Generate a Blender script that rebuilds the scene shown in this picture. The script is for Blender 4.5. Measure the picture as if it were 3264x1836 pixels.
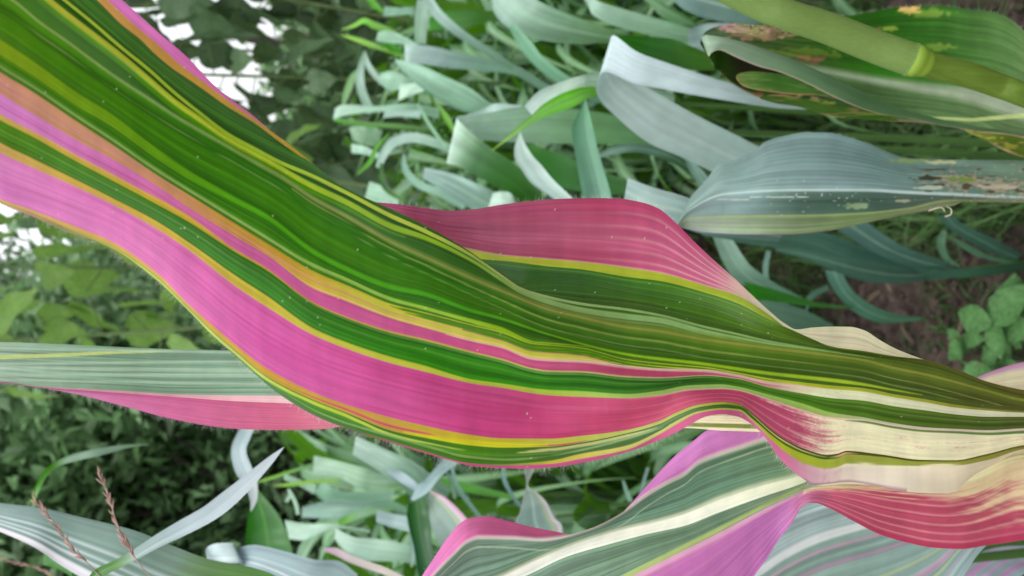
import bpy, math, random
import numpy as np
from mathutils import Vector, Matrix
random.seed(7)
RS = np.random.RandomState(11)
for o in list(bpy.data.objects):
    bpy.data.objects.remove(o)
sc = bpy.context.scene
COL = sc.collection

# ------------------------------------------------------------------ camera
TAN = 0.6                      # 18 / 30
PITCH = math.radians(15)
CAM = np.array([0.0, 0.0, 1.35])
XC = np.array([0.0, -math.sin(PITCH), -math.cos(PITCH)])   # right of the picture = down (phone held upright)
YC = np.array([1.0, 0.0, 0.0])                             # top of the picture = right
ZC = np.array([0.0, -math.cos(PITCH), math.sin(PITCH)])    # backwards
cam_d = bpy.data.cameras.new('camera')
cam = bpy.data.objects.new('camera', cam_d)
COL.objects.link(cam)
M = Matrix(((XC[0], YC[0], ZC[0], CAM[0]), (XC[1], YC[1], ZC[1], CAM[1]), (XC[2], YC[2], ZC[2], CAM[2]), (0, 0, 0, 1)))
cam.matrix_world = M
cam_d.sensor_width = 36
cam_d.lens = 30
cam_d.clip_start = 0.02
cam_d.clip_end = 500
cam_d.dof.use_dof = True
cam_d.dof.focus_distance = 0.40
cam_d.dof.aperture_fstop = 11.5
sc.camera = cam

# ------------------------------------------------------------------ sky, sun, exposure
SUN_EL, SUN_AZ = math.radians(58), math.radians(200)
w = bpy.data.worlds.new('World')
sc.world = w
w.use_nodes = True
nt = w.node_tree
nt.nodes.clear()
out = nt.nodes.new('ShaderNodeOutputWorld')
bg = nt.nodes.new('ShaderNodeBackground')
sky = nt.nodes.new('ShaderNodeTexSky')
sky.sky_type = 'NISHITA'
sky.sun_disc = False
sky.sun_elevation = SUN_EL
sky.sun_rotation = SUN_AZ
tc = nt.nodes.new('ShaderNodeTexCoord')
sep = nt.nodes.new('ShaderNodeSeparateXYZ')
nt.links.new(tc.outputs['Generated'], sep.inputs[0])
mr = nt.nodes.new('ShaderNodeMapRange')      # overcast luminance: brighter towards the zenith
mr.inputs['From Min'].default_value = 0.0
mr.inputs['From Max'].default_value = 1.0
mr.inputs['To Min'].default_value = 10.5
mr.inputs['To Max'].default_value = 24.0
nt.links.new(sep.outputs['Z'], mr.inputs['Value'])
cl = nt.nodes.new('ShaderNodeVectorMath')
cl.operation = 'SCALE'
cl.inputs[0].default_value = (0.97, 1.0, 1.02)
nt.links.new(mr.outputs[0], cl.inputs['Scale'])
mx = nt.nodes.new('ShaderNodeMix')
mx.data_type = 'RGBA'
mx.inputs['Factor'].default_value = 0.9
nt.links.new(sky.outputs[0], mx.inputs['A'])
nt.links.new(cl.outputs[0], mx.inputs['B'])
nt.links.new(mx.outputs['Result'], bg.inputs['Color'])
bg.inputs['Strength'].default_value = 0.11
nt.links.new(bg.outputs[0], out.inputs[0])
sl = bpy.data.lights.new('sun', 'SUN')
sun = bpy.data.objects.new('sun', sl)
COL.objects.link(sun)
sl.energy = 1.1
sl.angle = math.radians(25)
sl.color = (1.0, 0.96, 0.9)
sd = Vector((math.cos(SUN_EL) * math.sin(SUN_AZ), math.cos(SUN_EL) * math.cos(SUN_AZ), math.sin(SUN_EL)))
sun.rotation_euler = sd.to_track_quat('Z', 'Y').to_euler()
sc.view_settings.view_transform = 'Standard'
sc.view_settings.look = 'None'
sc.view_settings.gamma = 1
sc.view_settings.exposure = 0.14
sc.view_settings.use_curve_mapping = False
sc.cycles.use_denoising = True
sc.cycles.max_bounces = 8
sc.cycles.transmission_bounces = 4
sc.cycles.transparent_max_bounces = 4

# ------------------------------------------------------------------ helpers
def P(x, y, d):
    """point seen at photo pixel (x, y) standing d metres along the view"""
    x = np.asarray(x, float); y = np.asarray(y, float); d = np.asarray(d, float)
    xc = (x - 1632) / 1632 * TAN * d
    yc = (918 - y) / 1632 * TAN * d
    return CAM + xc[..., None] * XC + yc[..., None] * YC - d[..., None] * ZC

def lin(c):
    c = np.clip(np.asarray(c, float) / 255.0, 0, 1)
    return np.where(c <= 0.04045, c / 12.92, ((c + 0.055) / 1.055) ** 2.4)

def pchip(xk, yk, xq):
    xk = np.asarray(xk, float); yk = np.asarray(yk, float)
    one = yk.ndim == 1
    if one: yk = yk[:, None]
    h = np.diff(xk)[:, None]
    dl = np.diff(yk, axis=0) / h
    m = np.zeros_like(yk)
    if len(xk) > 2:
        a, b = dl[:-1], dl[1:]
        w1 = 2 * h[1:] + h[:-1]; w2 = h[1:] + 2 * h[:-1]
        with np.errstate(divide='ignore', invalid='ignore'):
            mm = (w1 + w2) / (w1 / a + w2 / b)
        m[1:-1] = np.where(a * b > 0, mm, 0)
    m[0] = dl[0]; m[-1] = dl[-1]
    i = np.clip(np.searchsorted(xk, xq, side='right') - 1, 0, len(xk) - 2)
    hh = h[i]; t = ((xq - xk[i]) / hh[:, 0])[:, None]
    t = np.clip(t, -3, 4)
    r = (1 + 2 * t) * (1 - t) ** 2 * yk[i] + t * (1 - t) ** 2 * hh * m[i] + t * t * (3 - 2 * t) * yk[i + 1] + t * t * (t - 1) * hh * m[i + 1]
    return r[:, 0] if one else r

def smooth_interp(xk, yk, xq):
    """Catmull-Rom through (xk, yk[:, m])"""
    xk = np.asarray(xk, float); yk = np.asarray(yk, float)
    one = yk.ndim == 1
    if one: yk = yk[:, None]
    h = np.diff(xk)[:, None]
    dl = np.diff(yk, axis=0) / h
    m = np.zeros_like(yk)
    m[0] = dl[0]; m[-1] = dl[-1]
    if len(xk) > 2:
        m[1:-1] = (dl[:-1] * h[1:] + dl[1:] * h[:-1]) / (h[1:] + h[:-1])
    i = np.clip(np.searchsorted(xk, xq, side='right') - 1, 0, len(xk) - 2)
    hh = h[i]; t = np.clip(((xq - xk[i]) / hh[:, 0])[:, None], 0, 1)
    r = (1 + 2 * t) * (1 - t) ** 2 * yk[i] + t * (1 - t) ** 2 * hh * m[i] + t * t * (3 - 2 * t) * yk[i + 1] + t * t * (t - 1) * hh * m[i + 1]
    return r[:, 0] if one else r

def keys(k, xq):
    k = sorted(k, key=lambda q: q[0])
    xs = [q[0] for q in k]
    if np.ndim(k[0][1]) == 0:
        return np.interp(xq, xs, [q[1] for q in k])
    a = np.array([q[1] for q in k], float)
    return np.stack([np.interp(xq, xs, a[:, j]) for j in range(a.shape[1])], -1)

def vnoise(u, v, seed=0):
    """value noise, u and v broadcast"""
    r = np.random.RandomState(seed).rand(64, 64)
    u = np.asarray(u, float) + 1000; v = np.asarray(v, float) + 1000
    iu = np.floor(u).astype(int); iv = np.floor(v).astype(int)
    fu = u - iu; fv = v - iv
    fu = fu * fu * (3 - 2 * fu); fv = fv * fv * (3 - 2 * fv)
    a = r[iu % 64, iv % 64]; b = r[(iu + 1) % 64, iv % 64]; c = r[iu % 64, (iv + 1) % 64]; d = r[(iu + 1) % 64, (iv + 1) % 64]
    return (a * (1 - fu) + b * fu) * (1 - fv) + (c * (1 - fu) + d * fu) * fv

def sstep(a, b, x):
    t = np.clip((x - a) / (b - a), 0, 1)
    return t * t * (3 - 2 * t)

def grid_faces(nv, nx):
    i = np.arange(nv - 1)[:, None] * nx + np.arange(nx - 1)[None, :]
    f = np.stack([i, i + 1, i + nx + 1, i + nx], -1).reshape(-1, 4)
    return f

def mesh_np(name, co, faces, colors=None, uv=None, smooth=True):
    """co (n,3); faces (m,k) array"""
    me = bpy.data.meshes.new(name)
    co = np.asarray(co, np.float32); faces = np.asarray(faces, np.int32)
    n, m, k = len(co), faces.shape[0], faces.shape[1]
    me.vertices.add(n); me.vertices.foreach_set('co', co.ravel())
    me.loops.add(m * k); me.loops.foreach_set('vertex_index', faces.ravel())
    me.polygons.add(m)
    me.polygons.foreach_set('loop_start', np.arange(0, m * k, k, dtype=np.int32))
    if smooth:
        me.polygons.foreach_set('use_smooth', np.ones(m, bool))
    if colors is not None:
        a = me.attributes.new('pigment', 'FLOAT_COLOR', 'POINT')
        c4 = np.ones((n, 4), np.float32); c4[:, :3] = colors
        a.data.foreach_set('color', c4.ravel())
    if uv is not None:
        l = me.uv_layers.new(name='UVMap')
        l.data.foreach_set('uv', np.asarray(uv, np.float32)[faces.ravel()].ravel())
    me.update(calc_edges=True)
    return me

def link(name, me, mat, parent=None, label=None, cat=None, group=None, kind=None):
    o = bpy.data.objects.new(name, me)
    if me is not None and mat is not None and len(me.materials) == 0:
        me.materials.append(mat)
    COL.objects.link(o)
    if parent is not None: o.parent = parent
    if label: o['label'] = label
    if cat: o['category'] = cat
    if group: o['group'] = group
    if kind: o['kind'] = kind
    return o

def thing(name, label, cat, loc=(0, 0, 0), rz=0, group=None):
    o = link(name, None, None, None, label, cat, group)
    o.empty_display_size = 0.1
    o.location = loc; o.rotation_euler = (0, 0, rz)
    return o

def origin(o):
    """world location of a thing, through its parents"""
    p = np.zeros(3)
    while o is not None:
        p += np.array(o.location); o = o.parent
    return p

def tube(path, rad, n=10, jitter=0.0):
    path = np.asarray(path, float); rad = np.broadcast_to(np.asarray(rad, float), (len(path),))
    T = np.gradient(path, axis=0); T /= np.linalg.norm(T, axis=1)[:, None] + 1e-9
    up = np.array([0.3, 0.9, 0.1]) if abs(T[0, 2]) > 0.5 else np.array([0, 0, 1.0])
    A = np.cross(T, up); A /= np.linalg.norm(A, axis=1)[:, None] + 1e-9
    B = np.cross(T, A)
    th = np.linspace(0, 2 * math.pi, n, endpoint=False)
    co = path[:, None] + rad[:, None, None] * (np.cos(th)[None, :, None] * A[:, None] + np.sin(th)[None, :, None] * B[:, None])
    i = np.arange(len(path) - 1)[:, None] * n + np.arange(n)[None, :]
    j = np.arange(len(path) - 1)[:, None] * n + (np.arange(n)[None, :] + 1) % n
    f = np.stack([i, j, j + n, i + n], -1).reshape(-1, 4)
    uv = np.stack(np.broadcast_arrays(np.arange(len(path))[:, None] * 1.0, (th / 6.283)[None, :]), -1).reshape(-1, 2)
    return co.reshape(-1, 3), f, uv

def join(parts):
    """parts: list of (co, faces[, col])"""
    cs, fs, cc, n = [], [], [], 0
    for p in parts:
        cs.append(p[0]); fs.append(np.asarray(p[1]) + n); n += len(p[0])
        if len(p) > 2 and p[2] is not None: cc.append(p[2])
    return np.concatenate(cs), np.concatenate(fs), (np.concatenate(cc) if cc else None)

# ------------------------------------------------------------------ materials
def leaf_mat(name, rough=0.45, trans=0.35, spec=0.45, grain=0.12, bump=0.25, back=None, tsat=1.15, ugr=14.0, vgr=420.0, sheen=0.0, tval=1.0):
    m = bpy.data.materials.new(name); m.use_nodes = True
    t = m.node_tree; t.nodes.clear(); N = t.nodes.new; L = t.links.new
    o = N('ShaderNodeOutputMaterial'); pr = N('ShaderNodeBsdfPrincipled'); tr = N('ShaderNodeBsdfTranslucent'); mi = N('ShaderNodeMixShader')
    at = N('ShaderNodeAttribute'); at.attribute_name = 'pigment'
    uv = N('ShaderNodeUVMap'); mp = N('ShaderNodeMapping')
    mp.inputs['Scale'].default_value = (ugr, vgr, 1)
    L(uv.outputs[0], mp.inputs[0])
    nz = N('ShaderNodeTexNoise'); nz.inputs['Scale'].default_value = 1.0; nz.inputs['Detail'].default_value = 4
    L(mp.outputs[0], nz.inputs['Vector'])
    n2 = N('ShaderNodeTexNoise'); n2.inputs['Scale'].default_value = 45; n2.inputs['Detail'].default_value = 5
    L(uv.outputs[0], n2.inputs['Vector'])
    r = N('ShaderNodeMapRange'); r.inputs['From Min'].default_value = 0.3; r.inputs['From Max'].default_value = 0.7
    r.inputs['To Min'].default_value = 1 - grain; r.inputs['To Max'].default_value = 1 + grain
    L(nz.outputs['Fac'], r.inputs['Value'])
    r2 = N('ShaderNodeMapRange'); r2.inputs['From Min'].default_value = 0.3; r2.inputs['From Max'].default_value = 0.7
    r2.inputs['To Min'].default_value = 1 - grain * .8; r2.inputs['To Max'].default_value = 1 + grain * .8
    L(n2.outputs['Fac'], r2.inputs['Value'])
    mu = N('ShaderNodeMath'); mu.operation = 'MULTIPLY'; L(r.outputs[0], mu.inputs[0]); L(r2.outputs[0], mu.inputs[1])
    sc_ = N('ShaderNodeVectorMath'); sc_.operation = 'SCALE'
    src = at.outputs['Color']
    if back is not None:
        ge = N('ShaderNodeNewGeometry'); bm = N('ShaderNodeMix'); bm.data_type = 'RGBA'
        L(ge.outputs['Backfacing'], bm.inputs['Factor']); L(src, bm.inputs['A']); bm.inputs['B'].default_value = (*back, 1)
        src = bm.outputs['Result']
    L(src, sc_.inputs[0]); L(mu.outputs[0], sc_.inputs['Scale'])
    L(sc_.outputs[0], pr.inputs['Base Color'])
    hs = N('ShaderNodeHueSaturation'); hs.inputs['Saturation'].default_value = tsat; hs.inputs['Value'].default_value = tval
    L(sc_.outputs[0], hs.inputs['Color']); L(hs.outputs[0], tr.inputs['Color'])
    pr.inputs['Roughness'].default_value = rough
    pr.inputs['Specular IOR Level'].default_value = spec
    if sheen: 
        pr.inputs['Sheen Weight'].default_value = sheen; pr.inputs['Sheen Roughness'].default_value = 0.4
    bp = N('ShaderNodeBump'); bp.inputs['Strength'].default_value = bump; bp.inputs['Distance'].default_value = 0.0006
    L(nz.outputs['Fac'], bp.inputs['Height']); L(bp.outputs[0], pr.inputs['Normal']); L(bp.outputs[0], tr.inputs['Normal'])
    mi.inputs[0].default_value = trans
    L(pr.outputs[0], mi.inputs[1]); L(tr.outputs[0], mi.inputs[2]); L(mi.outputs[0], o.inputs[0])
    return m

def plain_mat(name, col, rough=0.7, spec=0.3, var=0.25, scale=30.0, bump=0.2, trans=0.0, stretch=(1, 1, 1), rnd=0.0, back=None):
    m = bpy.data.materials.new(name); m.use_nodes = True
    t = m.node_tree; t.nodes.clear(); N = t.nodes.new; L = t.links.new
    o = N('ShaderNodeOutputMaterial'); pr = N('ShaderNodeBsdfPrincipled')
    tcn = N('ShaderNodeTexCoord'); mp = N('ShaderNodeMapping'); mp.inputs['Scale'].default_value = stretch
    L(tcn.outputs['Object'], mp.inputs[0])
    nz = N('ShaderNodeTexNoise'); nz.inputs['Scale'].default_value = scale; nz.inputs['Detail'].default_value = 5
    L(mp.outputs[0], nz.inputs['Vector'])
    r = N('ShaderNodeMapRange'); r.inputs['From Min'].default_value = 0.3; r.inputs['From Max'].default_value = 0.7
    r.inputs['To Min'].default_value = 1 - var; r.inputs['To Max'].default_value = 1 + var
    L(nz.outputs['Fac'], r.inputs['Value'])
    s = N('ShaderNodeVectorMath'); s.operation = 'SCALE'; s.inputs[0].default_value = col
    fac = r.outputs[0]
    if back is not None:
        ge = N('ShaderNodeNewGeometry'); bm = N('ShaderNodeMix'); bm.data_type = 'RGBA'
        L(ge.outputs['Backfacing'], bm.inputs['Factor']); bm.inputs['A'].default_value = (*col, 1); bm.inputs['B'].default_value = (*back, 1)
        L(bm.outputs['Result'], s.inputs[0])
    if rnd:
        ge2 = N('ShaderNodeNewGeometry'); r3 = N('ShaderNodeMapRange'); r3.inputs['To Min'].default_value = 1 - rnd; r3.inputs['To Max'].default_value = 1 + rnd
        L(ge2.outputs['Random Per Island'], r3.inputs['Value'])
        mm = N('ShaderNodeMath'); mm.operation = 'MULTIPLY'; L(fac, mm.inputs[0]); L(r3.outputs[0], mm.inputs[1]); fac = mm.outputs[0]
    L(fac, s.inputs['Scale']); L(s.outputs[0], pr.inputs['Base Color'])
    pr.inputs['Roughness'].default_value = rough; pr.inputs['Specular IOR Level'].default_value = spec
    if bump:
        bp = N('ShaderNodeBump'); bp.inputs['Strength'].default_value = bump; bp.inputs['Distance'].default_value = 0.004
        L(nz.outputs['Fac'], bp.inputs['Height']); L(bp.outputs[0], pr.inputs['Normal'])
    if trans:
        tr = N('ShaderNodeBsdfTranslucent'); mi = N('ShaderNodeMixShader'); mi.inputs[0].default_value = trans
        L(s.outputs[0], tr.inputs['Color']); L(pr.outputs[0], mi.inputs[1]); L(tr.outputs[0], mi.inputs[2]); L(mi.outputs[0], o.inputs[0])
    else:
        L(pr.outputs[0], o.inputs[0])
    return m

M_HERO = leaf_mat('striped_corn_leaf', rough=0.42, trans=0.42, spec=0.38, grain=0.11, bump=0.35, tsat=1.0, vgr=500, ugr=9)
M_BLOOM = leaf_mat('waxy_corn_leaf', rough=0.5, trans=0.2, spec=0.45, grain=0.10, bump=0.3, vgr=260, ugr=8)
M_MID = leaf_mat('corn_leaf', rough=0.42, trans=0.3, spec=0.6, grain=0.10, bump=0.2, vgr=120, ugr=5)
M_STAND = leaf_mat('stand_corn_leaf', rough=0.42, trans=0.35, spec=0.6, grain=0.14, bump=0.15, back=(0.10, 0.24, 0.03), vgr=60, ugr=3)
M_STALK = plain_mat('green_stalk', tuple(lin((98, 122, 60))), rough=0.6, spec=.25, var=0.07, scale=500, stretch=(1, 1, .3), bump=0.06)
M_DSTALK = plain_mat('corn_stalk', tuple(lin((62, 92, 44))), rough=0.5, var=0.2, scale=50, stretch=(1, 1, .15), bump=0.1)
M_HAIR = plain_mat('leaf_hair', (0.75, 0.76, 0.74), rough=0.6, var=0.05, bump=0, trans=0.3)
M_BARK = plain_mat('bark', (0.045, 0.04, 0.03), rough=0.9, var=0.4, scale=14, bump=0.6)
M_TREE = plain_mat('dark_foliage', (0.15, 0.275, 0.115), rough=0.45, spec=0.5, var=0.3, scale=1.2, bump=0, trans=0.35, rnd=0.5)
M_SHRUB = plain_mat('shrub_leaf', (0.095, 0.175, 0.075), rough=0.45, spec=0.5, var=0.25, scale=12, bump=0.1, trans=0.35, back=(0.12, 0.2, 0.08))
M_SHRUBB = plain_mat('bright_shrub_leaf', (0.19, 0.34, 0.07), rough=0.45, spec=0.4, var=0.2, scale=12, bump=0.1, trans=0.5)
M_TWIG = plain_mat('green_twig', (0.14, 0.20, 0.08), rough=0.6, var=0.2, scale=20)
M_GRASS = plain_mat('grass_blade', (0.06, 0.125, 0.035), rough=0.5, var=0.3, scale=4, bump=0, trans=0.3, rnd=0.5)
M_WEED = plain_mat('weed_leaf', (0.075, 0.175, 0.055), rough=0.6, spec=.2, var=0.35, scale=9, bump=0.3, trans=0.25)
M_TASSEL = plain_mat('tassel', tuple(lin((172, 140, 130))), rough=0.7, var=0.3, scale=90, bump=0.2, rnd=0.25)

M_TATTER = leaf_mat('tattered_corn_leaf', rough=0.7, trans=0.2, spec=0.08, grain=0.16, bump=0.4, vgr=240, ugr=9)
M_DARKIN = leaf_mat('painted_shade_inside', rough=.8, trans=.1, spec=.1)
def ground_mat():
    m = bpy.data.materials.new('soil'); m.use_nodes = True
    t = m.node_tree; t.nodes.clear(); N = t.nodes.new; L = t.links.new
    o = N('ShaderNodeOutputMaterial'); pr = N('ShaderNodeBsdfPrincipled'); tcn = N('ShaderNodeTexCoord')
    a = N('ShaderNodeTexNoise'); a.inputs['Scale'].default_value = 28; a.inputs['Detail'].default_value = 9; a.inputs['Roughness'].default_value = .7
    b = N('ShaderNodeTexNoise'); b.inputs['Scale'].default_value = 5; b.inputs['Detail'].default_value = 5
    L(tcn.outputs['Object'], a.inputs['Vector']); L(tcn.outputs['Object'], b.inputs['Vector'])
    r = N('ShaderNodeValToRGB'); e = r.color_ramp.elements
    e[0].position = .3; e[0].color = (.018, .013, .011, 1); e[1].position = .72; e[1].color = (.15, .105, .092, 1)
    k = e.new(.5); k.color = (.06, .042, .037, 1)
    L(a.outputs['Fac'], r.inputs[0])
    g = N('ShaderNodeMix'); g.data_type = 'RGBA'; g.inputs['B'].default_value = (.035, .06, .02, 1)
    rr = N('ShaderNodeMapRange'); rr.inputs['From Min'].default_value = .52; rr.inputs['From Max'].default_value = .66; rr.inputs['To Max'].default_value = .7
    L(b.outputs['Fac'], rr.inputs['Value']); L(rr.outputs[0], g.inputs['Factor']); L(r.outputs[0], g.inputs['A'])
    L(g.outputs['Result'], pr.inputs['Base Color']); pr.inputs['Roughness'].default_value = .95; pr.inputs['Specular IOR Level'].default_value = .1
    bp = N('ShaderNodeBump'); bp.inputs['Strength'].default_value = .9; bp.inputs['Distance'].default_value = .02
    L(a.outputs['Fac'], bp.inputs['Height']); L(bp.outputs[0], pr.inputs['Normal']); L(pr.outputs[0], o.inputs[0])
    return m
M_SOIL = ground_mat()

# ------------------------------------------------------------------ ground
def build_ground():
    xs = np.concatenate([[-150, -60, -25, -12, -7], np.linspace(-4, 4, 150), [7, 12, 25, 60, 150]])
    ys = np.concatenate([[-60, -20, -6, -2], np.linspace(-0.5, 8, 170), [11, 16, 25, 45, 80, 200, 400]])
    X, Y = np.meshgrid(xs, ys)
    Z = 0.05 * (vnoise(X * 3, Y * 3, 3) - .5) + 0.035 * (vnoise(X * 11, Y * 11, 4) - .5) + 0.018 * (vnoise(X * 30, Y * 30, 5) - .5)
    Z = Z * (np.abs(X) < 5) * (Y < 9)
    co = np.stack([X, Y, Z], -1).reshape(-1, 3)
    me = mesh_np('ground', co, grid_faces(len(ys), len(xs)))
    link('ground', me, M_SOIL, None, 'brown crumbly garden soil under the corn plants', None, None, 'structure')
build_ground()

# ------------------------------------------------------------------ sheets traced as y(x) curves
def sheet(name, parent, curves, offs, base, xs, ns, paint, mat, vein=0.0, wts=None, label=None):
    """curves: list of [(x,y)..] top to bottom; offs: list of depth offset keys; base: depth keys"""
    K = len(curves)
    Yk = np.stack([pchip([p[0] for p in c], [p[1] for p in c], xs) for c in curves])     # K,nx
    bd = pchip([b[0] for b in base], [b[1] for b in base], xs)
    Dk = np.stack([pchip([p[0] for p in o], [p[1] for p in o], xs) if not np.isscalar(o) else np.full(len(xs), float(o)) for o in offs]) + bd
    wk = np.concatenate([[0], np.cumsum(wts if wts is not None else np.ones(K - 1))])
    vq, iv, tv = [], [], []
    for i, n in enumerate(ns):
        t = np.linspace(0, 1, n, endpoint=False) if i < K - 2 else np.linspace(0, 1, n)
        vq += list(wk[i] + t * (wk[i + 1] - wk[i])); iv += [i] * n; tv += list(t)
    vq = np.array(vq); iv = np.array(iv); tv = np.array(tv)
    Y = (1 - tv)[:, None] * Yk[iv] + tv[:, None] * Yk[iv + 1]
    Ds = pchip(wk, Dk, vq)
    # rounded crests at folds: y as pchip too where it reverses
    Yp = pchip(wk, Yk, vq)
    Y = 0.35 * Y + 0.65 * Yp
    if vein:
        vn = np.random.RandomState(5).rand(400)
        ph = vq / wk[-1] * 70
        Ds = Ds + vein * (np.sin(ph * 6.283) * (0.4 + vn[(ph.astype(int)) % 400]))[:, None] * 0.5 + vein * 1.6 * (vnoise(xs[None] / 260, (vq / wk[-1] * 9)[:, None], 8) - .5)
    X = np.broadcast_to(xs[None], Y.shape)
    co = P(X, Y, Ds) - origin(parent)
    col = paint(X, Y, iv, tv, vq / wk[-1], Yk, xs)
    nv, nx = Y.shape
    uv = np.stack([X * 0.00013 * 3, np.broadcast_to((vq / wk[-1])[:, None], X.shape) * 0.12 * 1.0], -1)
    me = mesh_np(name, co.reshape(-1, 3), grid_faces(nv, nx)[:, ::-1], lin(col).reshape(-1, 3) * 0.97, uv.reshape(-1, 2))
    o = link(name, me, mat, parent, label)
    return o, X, Y, Ds, Yk, Dk

def seqcol(specs, iv, xs):
    """specs: per interval colour keys -> (nv,nx,3)"""
    C = np.stack([keys(s, xs) if not isinstance(s[0], (int, float)) else np.broadcast_to(np.array(s, float), (len(xs), 3)) for s in specs])
    return C[iv].copy()

def line(C, Y, yk, hw, col, ok, soft=2.0, s=1.0):
    d = np.abs(Y - yk[None])
    m = (1 - sstep(hw - soft * .5, hw + soft, d)) * ok * s * (hw > 0.2)
    C += m[..., None] * (np.asarray(col) - C)

# ------------------------------------------------------------------ the variegated plant
G1 = P(3420, 1420, 0.50)
hero_plant = thing('variegated_corn_plant', 'big corn plant nearest the camera with pink, yellow and green striped leaves', 'corn plant', (float(G1[0]), float(G1[1]), 0))

def ext(c, tip=(-485, 0.02)):
    c = sorted(c)
    y0 = c[0][1]
    return [(-900, -485 + (y0 - 100) * .02), (-400, -160 + (y0 - 100) * .8)] + c

def tail(c, cy=1350, f=0.55, x=3720):
    return c + [(x, cy + (c[-1][1] - cy) * f)]

cM = [(0, -340), (389, 0), (428, 34), (505, 103), (599, 184), (685, 274), (749, 325), (804, 366), (856, 411), (898, 445), (984, 527), (1100, 614), (1160, 642), (1205, 645), (1260, 650), (1350, 661), (1430, 671), (1500, 668), (1600, 652), (1700, 640), (1800, 633), (1900, 631), (1980, 634), (2050, 646), (2100, 665), (2150, 706), (2200, 757), (2250, 806), (2300, 851), (2350, 895), (2400, 943), (2450, 989), (2500, 1030), (2540, 1050), (2590, 1044), (2650, 1041), (2710, 1042), (2755, 1053), (2800, 1081), (2850, 1109), (2900, 1130), (2950, 1148), (3050, 1182), (3150, 1221), (3264, 1247)]
c1 = [(0, -300), (342, 0), (406, 60), (505, 145), (578, 210), (642, 257), (727, 321), (813, 381), (877, 428), (898, 442), (984, 510), (1048, 562), (1100, 600), (1250, 715), (1350, 760), (1482, 792), (1600, 815), (1750, 828), (1850, 837), (2000, 856), (2100, 871), (2250, 912), (2350, 943), (2450, 1003), (2550, 1078), (2650, 1116), (2750, 1130), (2850, 1148), (2950, 1152), (3050, 1184), (3150, 1223), (3264, 1249)]
c2 = [(0, -265), (308, 0), (385, 77), (449, 128), (492, 171), (548, 218), (599, 252), (642, 282), (727, 342), (813, 394), (898, 458), (984, 518), (1048, 568), (1100, 608), (1250, 735), (1350, 785), (1500, 822), (1555, 829), (1600, 832), (1750, 850), (1850, 859), (2000, 884), (2100, 896), (2250, 934), (2350, 967), (2450, 1018), (2550, 1063), (2600, 1085), (2650, 1104), (2750, 1118), (2850, 1135), (2950, 1147), (3050, 1178), (3150, 1217), (3264, 1243)]
cG = [(0, -235), (300, 20), (500, 195), (642, 300), (813, 410), (898, 466), (984, 526), (1100, 622), (1250, 750), (1350, 810), (1500, 862), (1600, 895), (1657, 912), (1750, 900), (1850, 905), (2000, 930), (2250, 980), (2450, 1050), (2550, 1082), (2650, 1108), (2750, 1123), (2950, 1154), (3264, 1250)]
cS = [(0, -205), (300, 45), (500, 215), (642, 322), (813, 425), (898, 468), (984, 513), (1100, 599), (1180, 637), (1250, 667), (1350, 716), (1450, 772), (1500, 803), (1560, 845), (1600, 870), (1657, 914), (1700, 930), (1750, 936), (1850, 948), (2000, 962), (2250, 1015), (2450, 1070), (2550, 1093), (2650, 1114), (2750, 1128), (2950, 1160), (3264, 1257)]
c3 = [(0, -165), (205, 0), (300, 77), (385, 150), (470, 218), (556, 295), (642, 364), (727, 428), (813, 475), (898, 520), (984, 556), (1100, 612), (1250, 690), (1350, 735), (1500, 812), (1600, 880), (1657, 918), (1750, 948), (1850, 968), (2000, 987), (2100, 1004), (2250, 1043), (2350, 1065), (2450, 1088), (2550, 1104), (2650, 1118), (2750, 1133), (2950, 1165), (3264, 1262)]
c4 = [(0, -130), (184, 26), (300, 115), (385, 180), (470, 252), (556, 325), (642, 385), (727, 445), (856, 515), (984, 588), (1100, 643), (1250, 723), (1350, 756), (1500, 828), (1600, 892), (1657, 927), (1750, 962), (1850, 988), (2000, 1010), (2100, 1021), (2250, 1060), (2350, 1080), (2450, 1098), (2550, 1110), (2650, 1123), (2750, 1137), (2950, 1175), (3264, 1266)]
c5 = [(0, -22), (38, 0), (128, 73), (214, 133), (300, 197), (385, 257), (470, 312), (556, 368), (642, 419), (727, 467), (813, 517), (898, 565), (1000, 633), (1100, 687), (1250, 772), (1350, 817), (1500, 884), (1600, 926), (1750, 986), (1850, 1010), (2000, 1042), (2100, 1054), (2250, 1082), (2350, 1095), (2450, 1108), (2550, 1120), (2650, 1132), (2750, 1146), (2850, 1172), (2950, 1192), (3050, 1218), (3150, 1245), (3264, 1274)]
c6 = [(0, 150), (100, 215), (250, 320), (350, 380), (500, 490), (600, 556), (750, 638), (850, 691), (1000, 802), (1100, 855), (1250, 915), (1350, 936), (1500, 989), (1600, 1016), (1750, 1066), (2000, 1130), (2250, 1161), (2450, 1190), (2550, 1201), (2650, 1212), (2750, 1225), (2850, 1243), (2950, 1260), (3264, 1300)]
c7 = [(0, 232), (100, 292), (250, 392), (350, 457), (500, 559), (600, 621), (750, 714), (850, 776), (1000, 866), (1100, 908), (1250, 971), (1350, 996), (1500, 1035), (1600, 1060), (1700, 1095), (1750, 1099), (1850, 1108), (2000, 1145), (2100, 1157), (2250, 1170), (2350, 1187), (2450, 1206), (2550, 1218), (2650, 1229), (2750, 1237), (2850, 1257), (2950, 1273), (3050, 1291), (3150, 1303), (3264, 1311)]
c8 = [(0, 300), (100, 362), (250, 452), (350, 504), (500, 593), (600, 662), (750, 755), (850, 814), (1000, 922), (1100, 960), (1250, 1017), (1350, 1045), (1500, 1086), (1600, 1108), (1700, 1144), (1750, 1148), (1850, 1152), (2000, 1170), (2100, 1178), (2250, 1182), (2350, 1197), (2450, 1220), (2550, 1230), (2650, 1241), (2750, 1249), (2850, 1267), (2950, 1283), (3050, 1300), (3150, 1309), (3264, 1316)]
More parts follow.
